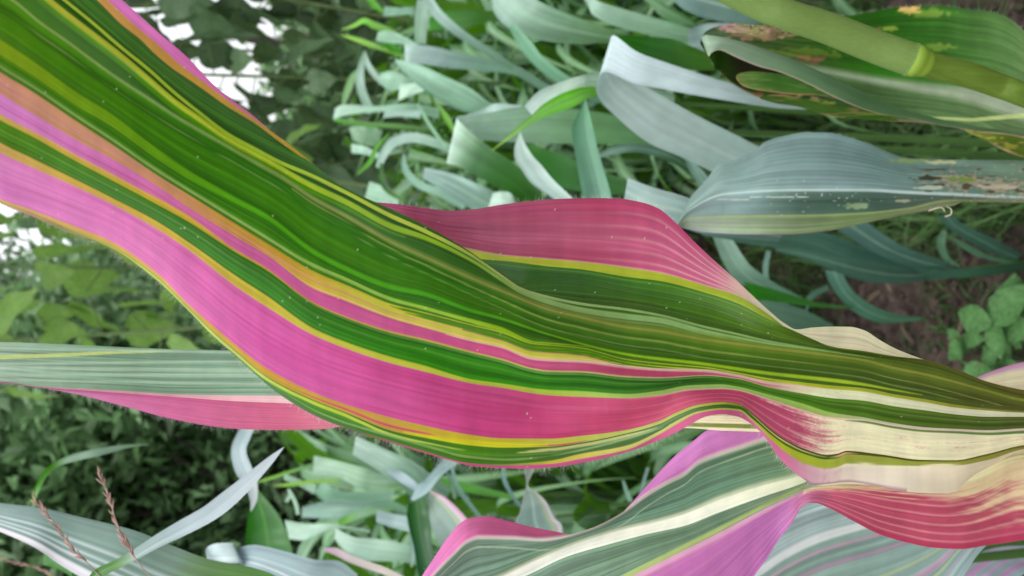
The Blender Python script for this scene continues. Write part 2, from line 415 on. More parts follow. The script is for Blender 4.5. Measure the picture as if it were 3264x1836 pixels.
c9 = [(0, 384), (100, 435), (250, 519), (350, 572), (500, 652), (600, 707), (750, 804), (850, 862), (1000, 970), (1100, 1014), (1250, 1064), (1350, 1087), (1500, 1126), (1600, 1150), (1700, 1180), (1750, 1187), (1850, 1189), (2000, 1204), (2100, 1207), (2250, 1199), (2350, 1208), (2450, 1235), (2550, 1254), (2650, 1270), (2750, 1278), (2850, 1296), (2950, 1309), (3050, 1322), (3150, 1329), (3264, 1329)]
c10 = [(0, 456), (100, 505), (250, 578), (350, 628), (500, 707), (600, 773), (750, 880), (850, 945), (1000, 1049), (1100, 1091), (1250, 1140), (1350, 1166), (1500, 1210), (1600, 1224), (1750, 1244), (1850, 1248), (2000, 1257), (2100, 1247), (2200, 1229), (2300, 1226), (2350, 1233), (2450, 1259), (2550, 1285), (2650, 1316), (2750, 1331), (2850, 1350), (2950, 1363), (3050, 1368), (3150, 1372), (3264, 1366)]
c11 = [(0, 488), (100, 534), (250, 601), (350, 648), (500, 731), (600, 797), (750, 914), (850, 980), (1000, 1070), (1100, 1111), (1250, 1160), (1350, 1185), (1500, 1222), (1600, 1237), (1750, 1261), (1850, 1266), (2000, 1270), (2100, 1261), (2200, 1242), (2300, 1238), (2350, 1243), (2450, 1272), (2550, 1305), (2650, 1331), (2750, 1338), (2850, 1356), (2950, 1368), (3050, 1372), (3150, 1377), (3264, 1371)]
c12 = [(0, 633), (100, 669), (250, 727), (350, 768), (500, 870), (599, 969), (680, 1040), (750, 1100), (850, 1176), (1000, 1253), (1100, 1290), (1250, 1334), (1350, 1358), (1500, 1388), (1600, 1399), (1750, 1400), (1850, 1391), (2000, 1371), (2100, 1343), (2164, 1312), (2228, 1290), (2305, 1282), (2357, 1289), (2399, 1319), (2463, 1374), (2506, 1404), (2570, 1434), (2635, 1451), (2669, 1447), (2699, 1438), (2806, 1449), (2934, 1466), (3041, 1468), (3148, 1447), (3264, 1419)]
c12b = [(0, 640), (100, 677), (250, 740), (350, 781), (500, 882), (600, 980), (680, 1058), (750, 1118), (850, 1200), (1000, 1276), (1100, 1315), (1250, 1375), (1350, 1396), (1500, 1421), (1600, 1428), (1750, 1425), (1850, 1412), (2000, 1381), (2100, 1352), (2164, 1321), (2228, 1298), (2305, 1289), (2357, 1296), (2399, 1324), (2463, 1379), (2506, 1408), (2570, 1439), (2635, 1455), (2669, 1451), (2699, 1442), (2806, 1452), (2934, 1468), (3041, 1469), (3148, 1449), (3264, 1421)]
c13 = [(0, 645), (100, 680), (250, 744), (350, 786), (500, 893), (600, 989), (680, 1072), (750, 1131), (850, 1219), (1000, 1317), (1100, 1359), (1250, 1406), (1350, 1436), (1500, 1474), (1600, 1480), (1750, 1470), (1850, 1448), (2000, 1421), (2100, 1376), (2164, 1338), (2228, 1311), (2305, 1301), (2357, 1305), (2399, 1336), (2463, 1391), (2506, 1422), (2570, 1450), (2635, 1465), (2669, 1462), (2699, 1449), (2806, 1456), (2934, 1471), (3041, 1471), (3148, 1452), (3264, 1424)]
c13b = [(0, 646), (100, 681), (250, 746), (350, 788), (500, 895), (600, 991), (680, 1074), (750, 1133), (850, 1222), (1000, 1319), (1100, 1361), (1250, 1408), (1350, 1438), (1500, 1477), (1600, 1484), (1750, 1480), (1850, 1464), (2000, 1434), (2100, 1387), (2164, 1349), (2228, 1317), (2305, 1306), (2357, 1311), (2399, 1343), (2463, 1407), (2506, 1445), (2570, 1483), (2635, 1497), (2669, 1492), (2699, 1481), (2806, 1486), (2934, 1487), (3041, 1486), (3148, 1468), (3264, 1432)]
c14 = [(0, 648), (107, 691), (235, 747), (334, 785), (406, 832), (462, 862), (513, 905), (556, 948), (599, 991), (642, 1033), (685, 1076), (727, 1115), (770, 1153), (813, 1192), (856, 1230), (941, 1290), (1027, 1336), (1100, 1364), (1166, 1387), (1294, 1426), (1422, 1464), (1508, 1486), (1593, 1492), (1679, 1494), (1765, 1489), (1850, 1476), (1936, 1458), (2021, 1434), (2107, 1400), (2164, 1374), (2207, 1349), (2250, 1328), (2301, 1321), (2348, 1327), (2391, 1349), (2421, 1374), (2446, 1404), (2481, 1456), (2528, 1503), (2570, 1533), (2592, 1545), (2635, 1543), (2699, 1535), (2763, 1543), (2849, 1560), (2934, 1571), (3020, 1573), (3045, 1567), (3071, 1543), (3105, 1515), (3148, 1490), (3264, 1437)]
HC = [cM, c1, c2, cG, cS, c3, c4, c5, c6, c7, c8, c9, c10, c11, c12, c12b, c13, c13b, c14]
HC = [tail(ext(c)) for c in HC]
base = [(-900, .20), (0, .27), (800, .31), (1600, .34), (2500, .38), (3264, .43), (3720, .50)]
oM = [(-900, .0), (0, .03), (700, .03), (900, .012), (1100, .03), (1300, .055), (1700, .05), (2100, .045), (2300, .03), (2450, .015), (2550, .025), (2700, .03), (2850, .015), (3000, .012), (3720, .02)]
o1 = [(-900, .0), (0, .022), (700, .02), (900, .007), (1100, .02), (1300, .06), (1700, .045), (2100, .035), (2300, .02), (2450, .008), (2550, .012), (2700, .014), (2850, .010), (3000, .01), (3720, .02)]
o2 = [(-900, .0), (0, .016), (700, .014), (900, .004), (1100, .012), (1300, .055), (1550, .05), (1700, .040), (2100, .03), (2300, .016), (2450, .004), (2550, .000), (2700, .000), (3000, .006), (3720, .02)]
oG = [(-900, .0), (0, .012), (700, .009), (900, .003), (1100, .012), (1300, .045), (1500, .045), (1657, .033), (1750, .036), (1900, .034), (2100, .026), (2300, .016), (2450, .006), (3000, .004), (3720, .02)]
oS = [(-900, .0), (0, .009), (700, .006), (900, .000), (1100, -.003), (1300, -.004), (1500, .003), (1600, .012), (1700, .026), (1850, .026), (2100, .018), (2300, .012), (2450, .006), (3000, .003), (3720, .02)]
o3 = [(-900, .0), (0, .006), (900, -.001), (1300, -.002), (1600, .009), (1750, .018), (2100, .013), (2450, .006), (3000, .002), (3720, .02)]
o4 = [(-900, .0), (0, .004), (900, -.001), (1300, -.001), (1600, .006), (1750, .013), (2100, .010), (2450, .006), (3000, .002), (3720, .02)]
o5 = [(-900, .0), (0, .006), (900, .003), (1300, .001), (1600, .003), (2100, .004), (3000, .006), (3720, .02)]
o6 = [(-900, .0), (0, -.002), (900, -.002), (1600, -.003), (2300, -.001), (3000, .002), (3720, .02)]
o7 = [(-900, .0), (0, -.003), (900, -.004), (1300, -.003), (1700, -.008), (2000, -.003), (3000, .001), (3720, .02)]
o8 = [(-900, .0), (0, -.003), (900, -.005), (1300, -.004), (1700, -.008), (2000, -.004), (3000, .000), (3720, .02)]
o9 = [(-900, .0), (0, -.002), (900, -.006), (1300, -.006), (1700, -.007), (2200, -.008), (2500, -.002), (3000, -.001), (3720, .02)]
o10 = [(-900, .0), (0, .000), (900, -.004), (1300, -.007), (1700, -.003), (2250, -.015), (2600, -.002), (3000, -.002), (3720, .02)]
o11 = [(-900, .0), (0, .001), (900, -.003), (1300, -.006), (1700, -.001), (2250, -.018), (2600, -.003), (3000, -.003), (3720, .02)]
o12 = [(-900, .0), (0, .012), (900, .006), (1300, .006), (1700, .010), (2000, -.002), (2280, -.026), (2500, -.010), (2680, .002), (3000, -.006), (3720, .02)]
o12b = [(-900, .0), (0, .014), (900, .008), (1300, .010), (1700, .014), (2000, -.001), (2280, -.027), (2500, -.011), (2680, .002), (3000, -.006), (3720, .02)]
o13 = [(-900, .0), (0, .015), (900, .012), (1300, .014), (1700, .020), (2000, .002), (2280, -.028), (2500, -.011), (2680, .000), (3000, -.007), (3720, .02)]
o13b = [(-900, .0), (0, .0155), (900, .013), (1300, .015), (1700, .021), (2000, .004), (2280, -.028), (2500, -.010), (2680, -.002), (3000, -.007), (3720, .02)]
o14 = [(-900, .0), (0, .016), (900, .014), (1300, .016), (1700, .023), (2000, .007), (2280, -.027), (2500, -.008), (2680, -.002), (2900, -.004), (3050, .004), (3150, .010), (3720, .03)]
HO = [oM, o1, o2, oG, oS, o3, o4, o5, o6, o7, o8, o9, o10, o11, o12, o12b, o13, o13b, o14]
HXS = np.concatenate([np.linspace(-900, -30, 60), np.linspace(-26, 3290, 860), np.linspace(3310, 3720, 24)])
HN = [42, 9, 24, 12, 22, 9, 16, 28, 24, 16, 14, 20, 8, 44, 11, 14, 6, 7]
HW = [1.6, .3, 1.0, .5, .9, .35, .45, 1.4, 1.0, .8, .7, .9, .3, 1.9, .4, .5, .2, .2]

g_a = [(-900, (70, 135, 40)), (0, (52, 122, 30)), (600, (44, 112, 30)), (1200, (42, 110, 24)), (1800, (48, 108, 34)), (2500, (58, 110, 32)), (3264, (74, 100, 40))]
g_b = [(-900, (60, 130, 20)), (0, (62, 140, 24)), (700, (44, 128, 14)), (1400, (36, 108, 18)), (1800, (44, 100, 26)), (2300, (54, 112, 24)), (2800, (60, 104, 34)), (3264, (74, 98, 44))]
g_c = [(-900, (60, 130, 20)), (0, (66, 142, 28)), (600, (40, 120, 14)), (1200, (36, 128, 10)), (1700, (36, 130, 14)), (2200, (40, 108, 30)), (2450, (60, 138, 30)), (2800, (66, 122, 34)), (3264, (70, 104, 44))]
g_h = [(-900, (60, 130, 30)), (0, (50, 120, 36)), (900, (45, 110, 36)), (1300, (40, 105, 26)), (1800, (48, 108, 44)), (2100, (52, 120, 30)), (2450, (70, 130, 34)), (2700, (70, 112, 40)), (3264, (96, 112, 46))]
cream = (246, 239, 198)
creamp = (246, 230, 208)
pinkA = [(-900, (236, 130, 205)), (0, (236, 132, 208)), (500, (232, 118, 192)), (900, (216, 92, 160)), (1200, (206, 88, 136)), (1500, (196, 84, 120)), (1900, (196, 76, 112)), (2200, (208, 84, 128)), (2280, (214, 110, 145)), (2350, (236, 190, 178)), (2430, cream), (3264, (238, 224, 186))]  # pinks: magenta at the left mixes pigment with painted-in backlight
pinkB = [(-900, (232, 128, 205)), (0, (236, 140, 214)), (500, (232, 116, 184)), (1000, (224, 94, 162)), (1500, (214, 84, 140)), (2000, (206, 82, 120)), (2250, (208, 84, 120)), (2420, (214, 120, 140)), (2520, (236, 205, 180)), (2600, cream), (3264, (236, 226, 196))]
pinkC = [(-900, (232, 128, 200)), (0, (230, 128, 196)), (500, (230, 110, 182)), (900, (222, 88, 166)), (1300, (216, 76, 148)), (1700, (208, 66, 122)), (2000, (204, 68, 108)), (2300, (202, 70, 104)), (2480, (208, 82, 120)), (3264, (208, 82, 120))]
orange = [(-900, (225, 165, 110)), (0, (226, 158, 118)), (300, (228, 166, 112)), (600, (224, 164, 80)), (900, (218, 172, 56)), (1150, (212, 204, 66)), (1600, (206, 212, 60)), (2200, (200, 212, 58)), (2600, (196, 208, 50)), (2900, (186, 190, 60)), (3264, (150, 150, 56))]
yel2 = [(-900, (222, 190, 80)), (0, (222, 182, 92)), (400, (216, 180, 60)), (800, (208, 186, 50)), (1200, (196, 196, 54)), (1700, (186, 202, 64)), (2000, (172, 206, 96)), (2300, (170, 212, 104)), (2600, (170, 206, 90)), (2720, (205, 220, 140)), (2850, cream), (3264, cream)]
yel1 = [(-900, (222, 160, 100)), (0, (224, 160, 100)), (600, (214, 160, 64)), (1000, (205, 170, 60)), (1400, (198, 204, 60)), (2200, (192, 208, 54)), (2450, (178, 202, 66)), (2600, (150, 182, 64)), (3264, (120, 140, 50))]
orn3 = [(-900, (222, 170, 90)), (0, (222, 170, 90)), (600, (214, 170, 40)), (900, (210, 160, 40)), (1200, (206, 160, 60)), (1500, (208, 188, 40)), (1750, (206, 200, 70)), (2000, (196, 208, 96)), (2300, (190, 205, 70)), (2420, (60, 105, 26)), (2700, (70, 96, 28)), (3264, (150, 150, 70))]
grn3 = [(-900, (70, 140, 30)), (0, (150, 160, 60)), (450, (120, 160, 20)), (600, (60, 140, 14)), (1200, (40, 120, 16)), (1500, (56, 130, 18)), (1800, (54, 110, 50)), (2100, (62, 112, 64)), (2400, (50, 104, 30)), (2480, (90, 130, 40)), (2640, (60, 110, 40)), (2690, (230, 220, 170)), (2740, (80, 100, 30)), (3264, (110, 112, 50))]
yel3 = [(-900, (200, 150, 60)), (0, (170, 160, 70)), (500, (70, 130, 20)), (1000, (40, 110, 16)), (1500, (60, 120, 30)), (1600, (120, 160, 60)), (1750, (212, 196, 64)), (2050, (214, 206, 110)), (2280, (200, 205, 90)), (2400, (196, 210, 80)), (2470, (202, 208, 50)), (2600, (190, 206, 60)), (2700, (174, 186, 70)), (3000, (168, 176, 70)), (3264, (150, 150, 60))]
rim = [(-900, (226, 150, 160)), (0, (222, 150, 150)), (500, (90, 140, 30)), (900, (60, 120, 20)), (1150, (120, 90, 50)), (1300, (190, 80, 110)), (1700, (206, 84, 138)), (2300, (208, 96, 140)), (2500, (216, 120, 160)), (2600, (230, 186, 196)), (2700, (240, 222, 204)), (2850, (240, 228, 206)), (3100, (236, 220, 190)), (3264, (225, 205, 170))]

def paint_hero(X, Y, iv, tv, vn, Yk, xs):
    specs = [pinkA, yel1, g_h, g_h, g_a, g_a, g_a, g_b, g_b, orange, pinkB, g_c, yel2, pinkC, orn3, grn3, yel3, rim]
    C = seqcol(specs, iv, xs)
    V = vn[:, None]
    gi = np.isin(iv, [2, 3, 4, 5, 6, 7, 8, 11, 15])
    C[gi] *= np.array((1.22, .93, .95)); pk_ = np.isin(iv, [0, 10, 13])
    C[pk_] = C[pk_] * np.array((.945, .96, .955)) + np.array((0, 4, 2.))
    C[np.isin(iv, [1, 9, 12, 14, 16])] *= np.array((.93, .93, 1.0)); C[gi] *= 1.0
    isgreen = np.isin(iv, [2, 3, 4, 5, 6, 7, 8, 11, 15])[:, None] * 1.0
    ispink = np.isin(iv, [0, 10, 13])[:, None] * sstep(2560, 2330, X)
    # long streaks along the blade
    st = vnoise(xs[None] / 900, V * 95, 21) * .6 + vnoise(xs[None] / 500, V * 210, 22) * .4
    st2 = vnoise(xs[None] / 2200, V * 34, 23)
    C = C * (1 + (isgreen * .34 + ispink * .08) * (st[..., None] - .5)[..., 0] + isgreen * .30 * (st2 - .5))[..., None]
    sh = vnoise(xs[None] / 420, V * 14, 24) * .6 + vnoise(X / 120, V * 40, 25) * .4
    C += (ispink * (sh - .5) * .36)[..., None] * (np.array((244, 175, 205.)) - C)  # uneven sheen painted into the pinks as paler and deeper patches
    dkl = sstep(.70, .9, vnoise(xs[None] / 1400, V * 240, 26)) * ispink * .42
    C += dkl[..., None] * (np.array((172, 52, 104.)) - C)
    dkg = sstep(.62, .85, vnoise(xs[None] / 2600, V * 300, 27)) * isgreen * .30
    C += dkg[..., None] * (np.array((26, 64, 14.)) - C)
    # brighter yellow-green streaks inside green
    gl = sstep(.60, .9, vnoise(xs[None] / 1500, V * 30 + 7, 31)) * isgreen * (X < 2600)
    C += (gl * .24)[..., None] * (np.array((100, 165, 10.)) - C)
    # light lateral veins
    vv = np.random.RandomState(3)
    for k in range(74):
        v0 = vv.rand(); s = vv.uniform(.25, .8); wv = vv.uniform(.0005, .0012)
        m = np.exp(-((V - v0) / wv) ** 2) * s * (0.55 + .45 * vnoise(xs[None] / 300, np.full((1, 1), k * 3.3), 40))
        gcol = np.array((128, 170, 92.)); pcol = np.array((232, 140, 170.))
        C += (m * isgreen * .7)[..., None] * (gcol - C)
        C += (m * ispink * .30 * (X > 500))[..., None] * (pcol - C)
    # hump: pale veins that grow toward the base
    for t0 in (.2, .38, .55, .72, .88):
        m = (iv == 0)[:, None] * np.exp(-((tv[:, None] - t0 - .02 * np.sin(xs[None] / 90)) / .022) ** 2) * keys([(1300, .04), (1900, .12), (2080, .4), (2200, .75), (2400, .9)], xs)[None]
        C += m[..., None] * (np.array((240, 188, 180.)) - C)
    # pink of the hump breaks up into cream with blotchy edge
    br = vnoise(X / 26, Y / 7, 51) * .6 + vnoise(X / 60, Y / 14, 52) * .4
    # cream edge along the yellow line, hump side
    e = (iv == 0)[:, None] * sstep(.955, .99, tv[:, None]) * (X > 1200)
    C += (e * .85)[..., None] * (np.array((240, 190, 190.)) - C)
    # big pink -> cream
    thr = keys([(2400, 0.0), (2490, .18), (2560, .45), (2650, .80), (2700, 1.05)], xs)[None] + .30 * (1 - np.abs(2 * tv[:, None] - 1.05))*(-1) + .12
    br2 = vnoise(X / 60, V * 260, 53) * .5 + vnoise(X / 150, V * 120, 54) * .3 + vnoise(X / 5, Y / 5, 55) * .2
    m13 = (iv == 13)[:, None] * sstep(-.34, .34, thr - br2) * (X > 2380)
    C += m13[..., None] * (np.array(cream, float) - C)
    m13b = (iv == 13)[:, None] * np.exp(-((tv[:, None]) / .05) ** 2) * sstep(1900, 2300, X) * .9
    C += m13b[..., None] * (np.array((244, 196, 190.)) - C)
    for t0 in (.33, .6, .86):
        m = (iv == 13)[:, None] * np.exp(-((tv[:, None] - t0) / .018) ** 2) * keys([(1900, 0), (2150, .35), (2400, .7), (2600, .8), (2750, 0)], xs)[None]
        C += m[..., None] * (np.array((240, 170, 180.)) - C)
    # cream grain
    iscream = ((iv == 13) | (iv == 17) | (iv == 10))[:, None] * (X > 2620)
    C *= (1 + (iscream * .05 * (st - .5)))[..., None]
    C += ((iscream * sstep(.72, .8, vnoise(X / 9, Y / 4, 61)) * sstep(2800, 2500, X) * .3))[..., None] * (np.array((190, 120, 140.)) - C)
    nb = lambda *a: np.isin(iv, a)[:, None] * 1.0
    one = lambda v: np.full(len(xs), float(v))
    # thin yellow line, its dark companion, wide yellow line
    line(C, Y, Yk[5], keys([(0, 6), (1000, 6), (1350, 7), (1600, 4), (1750, 4), (2450, 3), (2700, 0)], xs), keys([(0, (176, 190, 60)), (900, (160, 190, 50)), (1300, (196, 206, 70)), (1600, (170, 190, 110)), (1800, (150, 185, 115)), (2600, (130, 160, 90))], xs), nb(4, 5))
    line(C, Y, Yk[5] + 12, keys([(0, 4), (1400, 5), (1600, 0)], xs), (28, 66, 10), nb(5), s=.8)
    line(C, Y, Yk[6], keys([(0, 12), (500, 12), (1000, 9), (1300, 8), (1500, 5), (1750, 8), (2200, 9), (2500, 5), (2800, 0)], xs), keys([(0, (190, 184, 70)), (600, (176, 190, 44)), (1000, (156, 184, 34)), (1400, (140, 180, 40)), (1700, (140, 178, 105)), (2500, (140, 178, 110))], xs), nb(5, 6), soft=4)
    line(C, Y, Yk[6] + keys([(0, 20), (2000, 18)], xs), keys([(0, 9), (700, 8), (1200, 3), (1300, 0)], xs), (96, 165, 16), nb(6), soft=8, s=.7)
    line(C, Y, Yk[6] + 16, keys([(1650, 0), (1750, 3), (2400, 3), (2600, 0)], xs), (132, 168, 100), nb(6), s=.8)
    # midrib
    line(C, Y, Yk[7], keys([(0, 5), (800, 5), (1200, 7), (1700, 10), (2200, 13), (3264, 14)], xs), keys([(0, (160, 180, 110)), (700, (132, 160, 84)), (1000, (130, 142, 74)), (1700, (112, 138, 56)), (2300, (116, 142, 46)), (3264, (104, 118, 44))], xs), nb(6, 7), soft=keys([(0, 3), (1200, 8), (2000, 14)], xs)[None], s=.85)
    line(C, Y, Yk[7] + 1, keys([(900, 0), (1300, 2.5), (3264, 4)], xs), (168, 162, 78), nb(6, 7), s=.6)
    line(C, Y, Yk[7] + keys([(900, 14), (1700, 34), (3264, 36)], xs), keys([(900, 0), (1200, 2), (2300, 3), (2600, 1)], xs), (160, 168, 90), nb(7), s=.7)
    line(C, Y, Yk[7] + keys([(900, 40), (1700, 60), (3264, 56)], xs), keys([(500, 1), (2600, 1.5)], xs), (140, 168, 100), nb(7), s=.6)
    # lime band
    line(C, Y, Yk[8], keys([(0, 25), (350, 19), (520, 15), (750, 9), (1250, 8), (1600, 4), (1750, 2), (1950, 3), (2100, 4), (2700, 5), (2950, 0)], xs), keys([(0, (132, 160, 28)), (400, (110, 160, 22)), (800, (84, 165, 20)), (1500, (70, 155, 24)), (2000, (140, 188, 30)), (2700, (170, 196, 50)), (3264, (130, 150, 50))], xs), nb(7, 8), soft=4)
    # pale line above the orange band
    line(C, Y, Yk[9] - keys([(0, 20), (600, 16), (1000, 20), (1300, 16), (1500, 12), (1700, 5)], xs), keys([(0, 4), (1000, 5), (1400, 5), (1600, 8), (1700, 2), (1900, 0)], xs), keys([(0, (132, 158, 84)), (700, (150, 180, 100)), (1200, (150, 190, 80)), (1600, (150, 190, 30))], xs), nb(8))
    # green hair lines in the yellow
    for off, h, x0, x1 in ((6, 4, 1300, 2500), (15, 3.4, 1350, 2450), (22, 2.2, 1530, 2150)):
        line(C, Y, Yk[9] + off, keys([(x0 - 60, 0), (x0, h), ((x0 + x1) / 2, h), (x1, 0)], xs), (64, 118, 14), nb(9), s=.9)
    line(C, Y, Yk[9] + 26, keys([(500, 0), (800, 2), (1400, 1)], xs), (235, 140, 150), nb(9), s=.8)
    line(C, Y, Yk[10] - 8, keys([(800, 0), (1000, 2), (1500, 2), (1900, 1), (2000, 0)], xs), (240, 190, 130), nb(9), s=.9)
    pk = nb(9) * sstep(.55, .8, vnoise(xs[None] / 500, V * 160, 71)) * sstep(1000, 300, X)
    C += (pk * .6)[..., None] * (np.array((232, 150, 170.)) - C)
    # pale edge yellow/pink, then yellow border before green
    line(C, Y, Yk[10], keys([(1400, 0), (1800, 4), (2500, 4), (2650, 0)], xs), (242, 200, 190), nb(9, 10), s=.8)
    line(C, Y, Yk[11], keys([(0, 22), (100, 19), (350, 21), (600, 21), (720, 10), (900, 6), (1300, 7), (1600, 6), (2000, 5), (2200, 3), (2600, 0)], xs), keys([(0, (220, 182, 90)), (500, (214, 178, 60)), (1000, (224, 160, 80)), (1500, (196, 180, 90)), (2100, (214, 200, 150))], xs), nb(10))
    line(C, Y, Yk[11] + 9, keys([(900, 0), (1200, 3), (2100, 4), (2300, 0)], xs), (30, 72, 24), nb(11), s=.7)
    line(C, Y, Yk[11] + 4, keys([(900, 0), (1200, 3), (2100, 3), (2300, 0)], xs), (110, 160, 80), nb(11), s=.7)
    # lower yellow band details
    line(C, Y, Yk[15] - keys([(900, 8), (1300, 16), (1800, 4)], xs), keys([(950, 0), (1100, 3), (1330, 4), (1400, 1), (1800, 1.6), (1880, 0)], xs), (206, 70, 100), nb(14), s=.9)
    line(C, Y, Yk[15] - 7, keys([(1280, 0), (1400, 7), (1600, 9), (1750, 0)], xs), (214, 216, 30), nb(14), soft=6, s=.8)
    line(C, Y, Yk[15] + keys([(1100, 8), (1600, 20), (1750, 8)], xs), keys([(1100, 5), (1300, 3), (1500, 0), (1640, 0), (1700, 4), (2000, 4), (2100, 0)], xs), keys([(1100, (190, 205, 60)), (1700, (206, 200, 130))], xs), nb(15), s=.9)
    line(C, Y, Yk[15] + keys([(1600, 34), (2050, 14)], xs), keys([(1750, 0), (1850, 3), (2050, 3), (2120, 0)], xs), (150, 180, 120), nb(15), s=.8)
    line(C, Y, Yk[16] - keys([(1000, 10), (1400, 18), (1700, 14)], xs), keys([(900, 0), (1100, 3), (1650, 3), (1750, 0)], xs), (140, 172, 100), nb(15), s=.8)
    line(C, Y, Yk[15], keys([(2380, 0), (2420, 3), (2480, 4), (2560, 3), (2640, 0)], xs), (236, 232, 150), nb(15), s=.8)
    for cx, l, dy in ((2760, 60, 8), (2860, 90, 26), (3000, 70, 4), (2700, 40, 16)):
        line(C, Y, Yk[17] - 6 + dy * .3, keys([(cx - l, 0), (cx, 3.4), (cx + l, 0)], xs), cream, nb(16, 17), s=.9)
    line(C, Y, Yk[17] + 14, keys([(2760, 0), (2800, 3), (2890, 0)], xs), (150, 170, 60), nb(17), s=.9)
    line(C, Y, Yk[13] + 6, keys([(2690, 0), (2760, 3), (3000, 3), (3264, 4)], xs), (70, 112, 44), nb(13), s=.8)
    # thin violet margin line near the base
    line(C, Y, Yk[18], keys([(2560, 0), (2600, 3), (2800, 2.5), (2900, 0)], xs), (170, 110, 150), nb(17), s=.8)
    # specks of dust
    sp = (vnoise(X / 6, Y / 4, 81) > .975) * 1.0 * (vnoise(X / 80, Y / 60, 82) > .55)
    C += (sp * .8)[..., None] * (np.array((205, 225, 180.)) - C)
    return np.clip(C, 0, 255)

hero, hX, hY, hD, hYk, hDk = sheet('leaf', hero_plant, HC, HO, base, HXS, HN, paint_hero, M_HERO, vein=0.00012, wts=HW,
    label='huge striped leaf crossing the whole picture in green, magenta and yellow')

# margin hairs ------------------------------------------------------------
def hairs(name, parent, pts3, outdir, n, ln, rad, mat, rs):
    rad = rad * .62
    """pts3: (m,3) margin polyline; outdir (m,3)"""
    seg = np.linalg.norm(np.diff(pts3, axis=0), axis=1); s = np.concatenate([[0], np.cumsum(seg)])
    par = []
    for k in range(n):
        q = rs.rand() * s[-1]
        p = np.array([np.interp(q, s, pts3[:, j]) for j in range(3)])
        od = np.array([np.interp(q, s, outdir[:, j]) for j in range(3)])
        l = ln * rs.uniform(.35, 1.15)
        a = od + rs.normal(0, .28, 3); a /= np.linalg.norm(a)
        b = rs.normal(0, 1, 3); b -= a * b.dot(a); b /= np.linalg.norm(b)
        t = np.linspace(0, 1, 5)[:, None]
        path = p + l * (t * a + .45 * rs.uniform(.2, 1.4) * t ** 2 * b) - od * 0.0003
        co, f, _ = tube(path, rad * np.linspace(1, .35, 5), 3)
        par.append((co, f))
    co, f, _ = join(par)
    o0 = parent.parent if parent.parent is not None else parent
    me = mesh_np(name, co - origin(parent), f)
    return link(name, me, mat, parent, None, None, None, 'stuff')

def margin(Yc, Dc, xs, x0, x1, sgn):
    m = (xs >= x0) & (xs <= x1)
    p = P(xs[m], Yc[m], Dc[m])
    q = P(xs[m], Yc[m] + sgn * 20, Dc[m])
    T = np.gradient(p, axis=0); T /= np.linalg.norm(T, axis=1)[:, None]
    od = q - p; od -= T * (od * T).sum(1)[:, None]; od /= np.linalg.norm(od, axis=1)[:, None]
    return p, od
rs = np.random.RandomState(4)
p_, o_ = margin(hYk[18], hDk[18], HXS, 0, 1150, 1)
hairs('margin_hair', hero, p_, o_, 380, .0024, .00006, M_HAIR, rs)
p_, o_ = margin(hYk[18], hDk[18], HXS, 1050, 2600, 1)
hairs('margin_hair', hero, p_, o_, 420, .0036, .00006, M_HAIR, rs)
p_, o_ = margin(hYk[0], hDk[0], HXS, 1210, 2160, -1)
hairs('margin_hair', hero, p_, o_, 330, .0024, .00005, M_HAIR, rs)
p_, o_ = margin(hYk[0], hDk[0], HXS, 380, 860, -1)
hairs('margin_hair', hero, p_, o_, 60, .0024, .00005, M_HAIR, rs)

# leaf C : lower striped leaf that twists into the red belly -----------------
CM = [(900, 2500), (1250, 1990), (1345, 1836), (1379, 1785), (1431, 1708), (1465, 1669), (1499, 1651), (1551, 1646), (1615, 1659), (1679, 1676), (1764, 1693), (1829, 1704), (1900, 1692), (1960, 1658), (1991, 1627), (2034, 1580), (2107, 1498), (2158, 1447), (2207, 1408), (2250, 1374), (2350, 1330), (2592, 1300), (3264, 1330), (3720, 1380)]
CP = [(900, 2520), (1250, 2010), (1379, 1836), (1444, 1768), (1491, 1725), (1529, 1712), (1636, 1714), (1722, 1719), (1786, 1712), (1807, 1707), (1893, 1680), (1940, 1658), (1987, 1631), (2064, 1575), (2128, 1537), (2180, 1511), (2228, 1473), (2292, 1447), (2356, 1426), (2438, 1400), (2592, 1370), (3264, 1370), (3720, 1400)]
CR = [(900, 2540), (1250, 2030), (1420, 1900), (1585, 1836), (1722, 1772), (1850, 1721), (1978, 1682), (2107, 1652), (2180, 1631), (2292, 1584), (2421, 1541), (2528, 1515), (2592, 1500), (3264, 1400), (3720, 1420)]
CR2 = [(900, 2560), (1250, 2060), (1450, 1930), (1679, 1836), (1807, 1776), (1936, 1738), (2064, 1704), (2180, 1678), (2292, 1635), (2421, 1588), (2549, 1545), (2592, 1528), (2750, 1500), (3264, 1420), (3720, 1440)]
CQ = [(900, 2600), (1250, 2260), (1700, 2010), (2021, 1836), (2164, 1764), (2292, 1699), (2421, 1631), (2528, 1580), (2592, 1554), (2700, 1546), (2850, 1555), (3000, 1560), (3100, 1540), (3264, 1470), (3720, 1480)]
CN = [(900, 2640), (1700, 2500), (2200, 2150), (2330, 1960), (2404, 1836), (2438, 1789), (2485, 1717), (2528, 1661), (2549, 1624), (2575, 1604), (2596, 1603), (2635, 1616), (2720, 1661), (2806, 1704), (2891, 1729), (2977, 1746), (3062, 1750), (3148, 1738), (3264, 1721), (3720, 1600)]
CXS = np.concatenate([np.linspace(900, 1330, 20), np.linspace(1340, 3280, 520), np.linspace(3300, 3720, 16)])
Cbase = [(900, .36), (1400, .41), (2000, .43), (2592, .435), (3000, .46), (3264, .485), (3720, .52)]
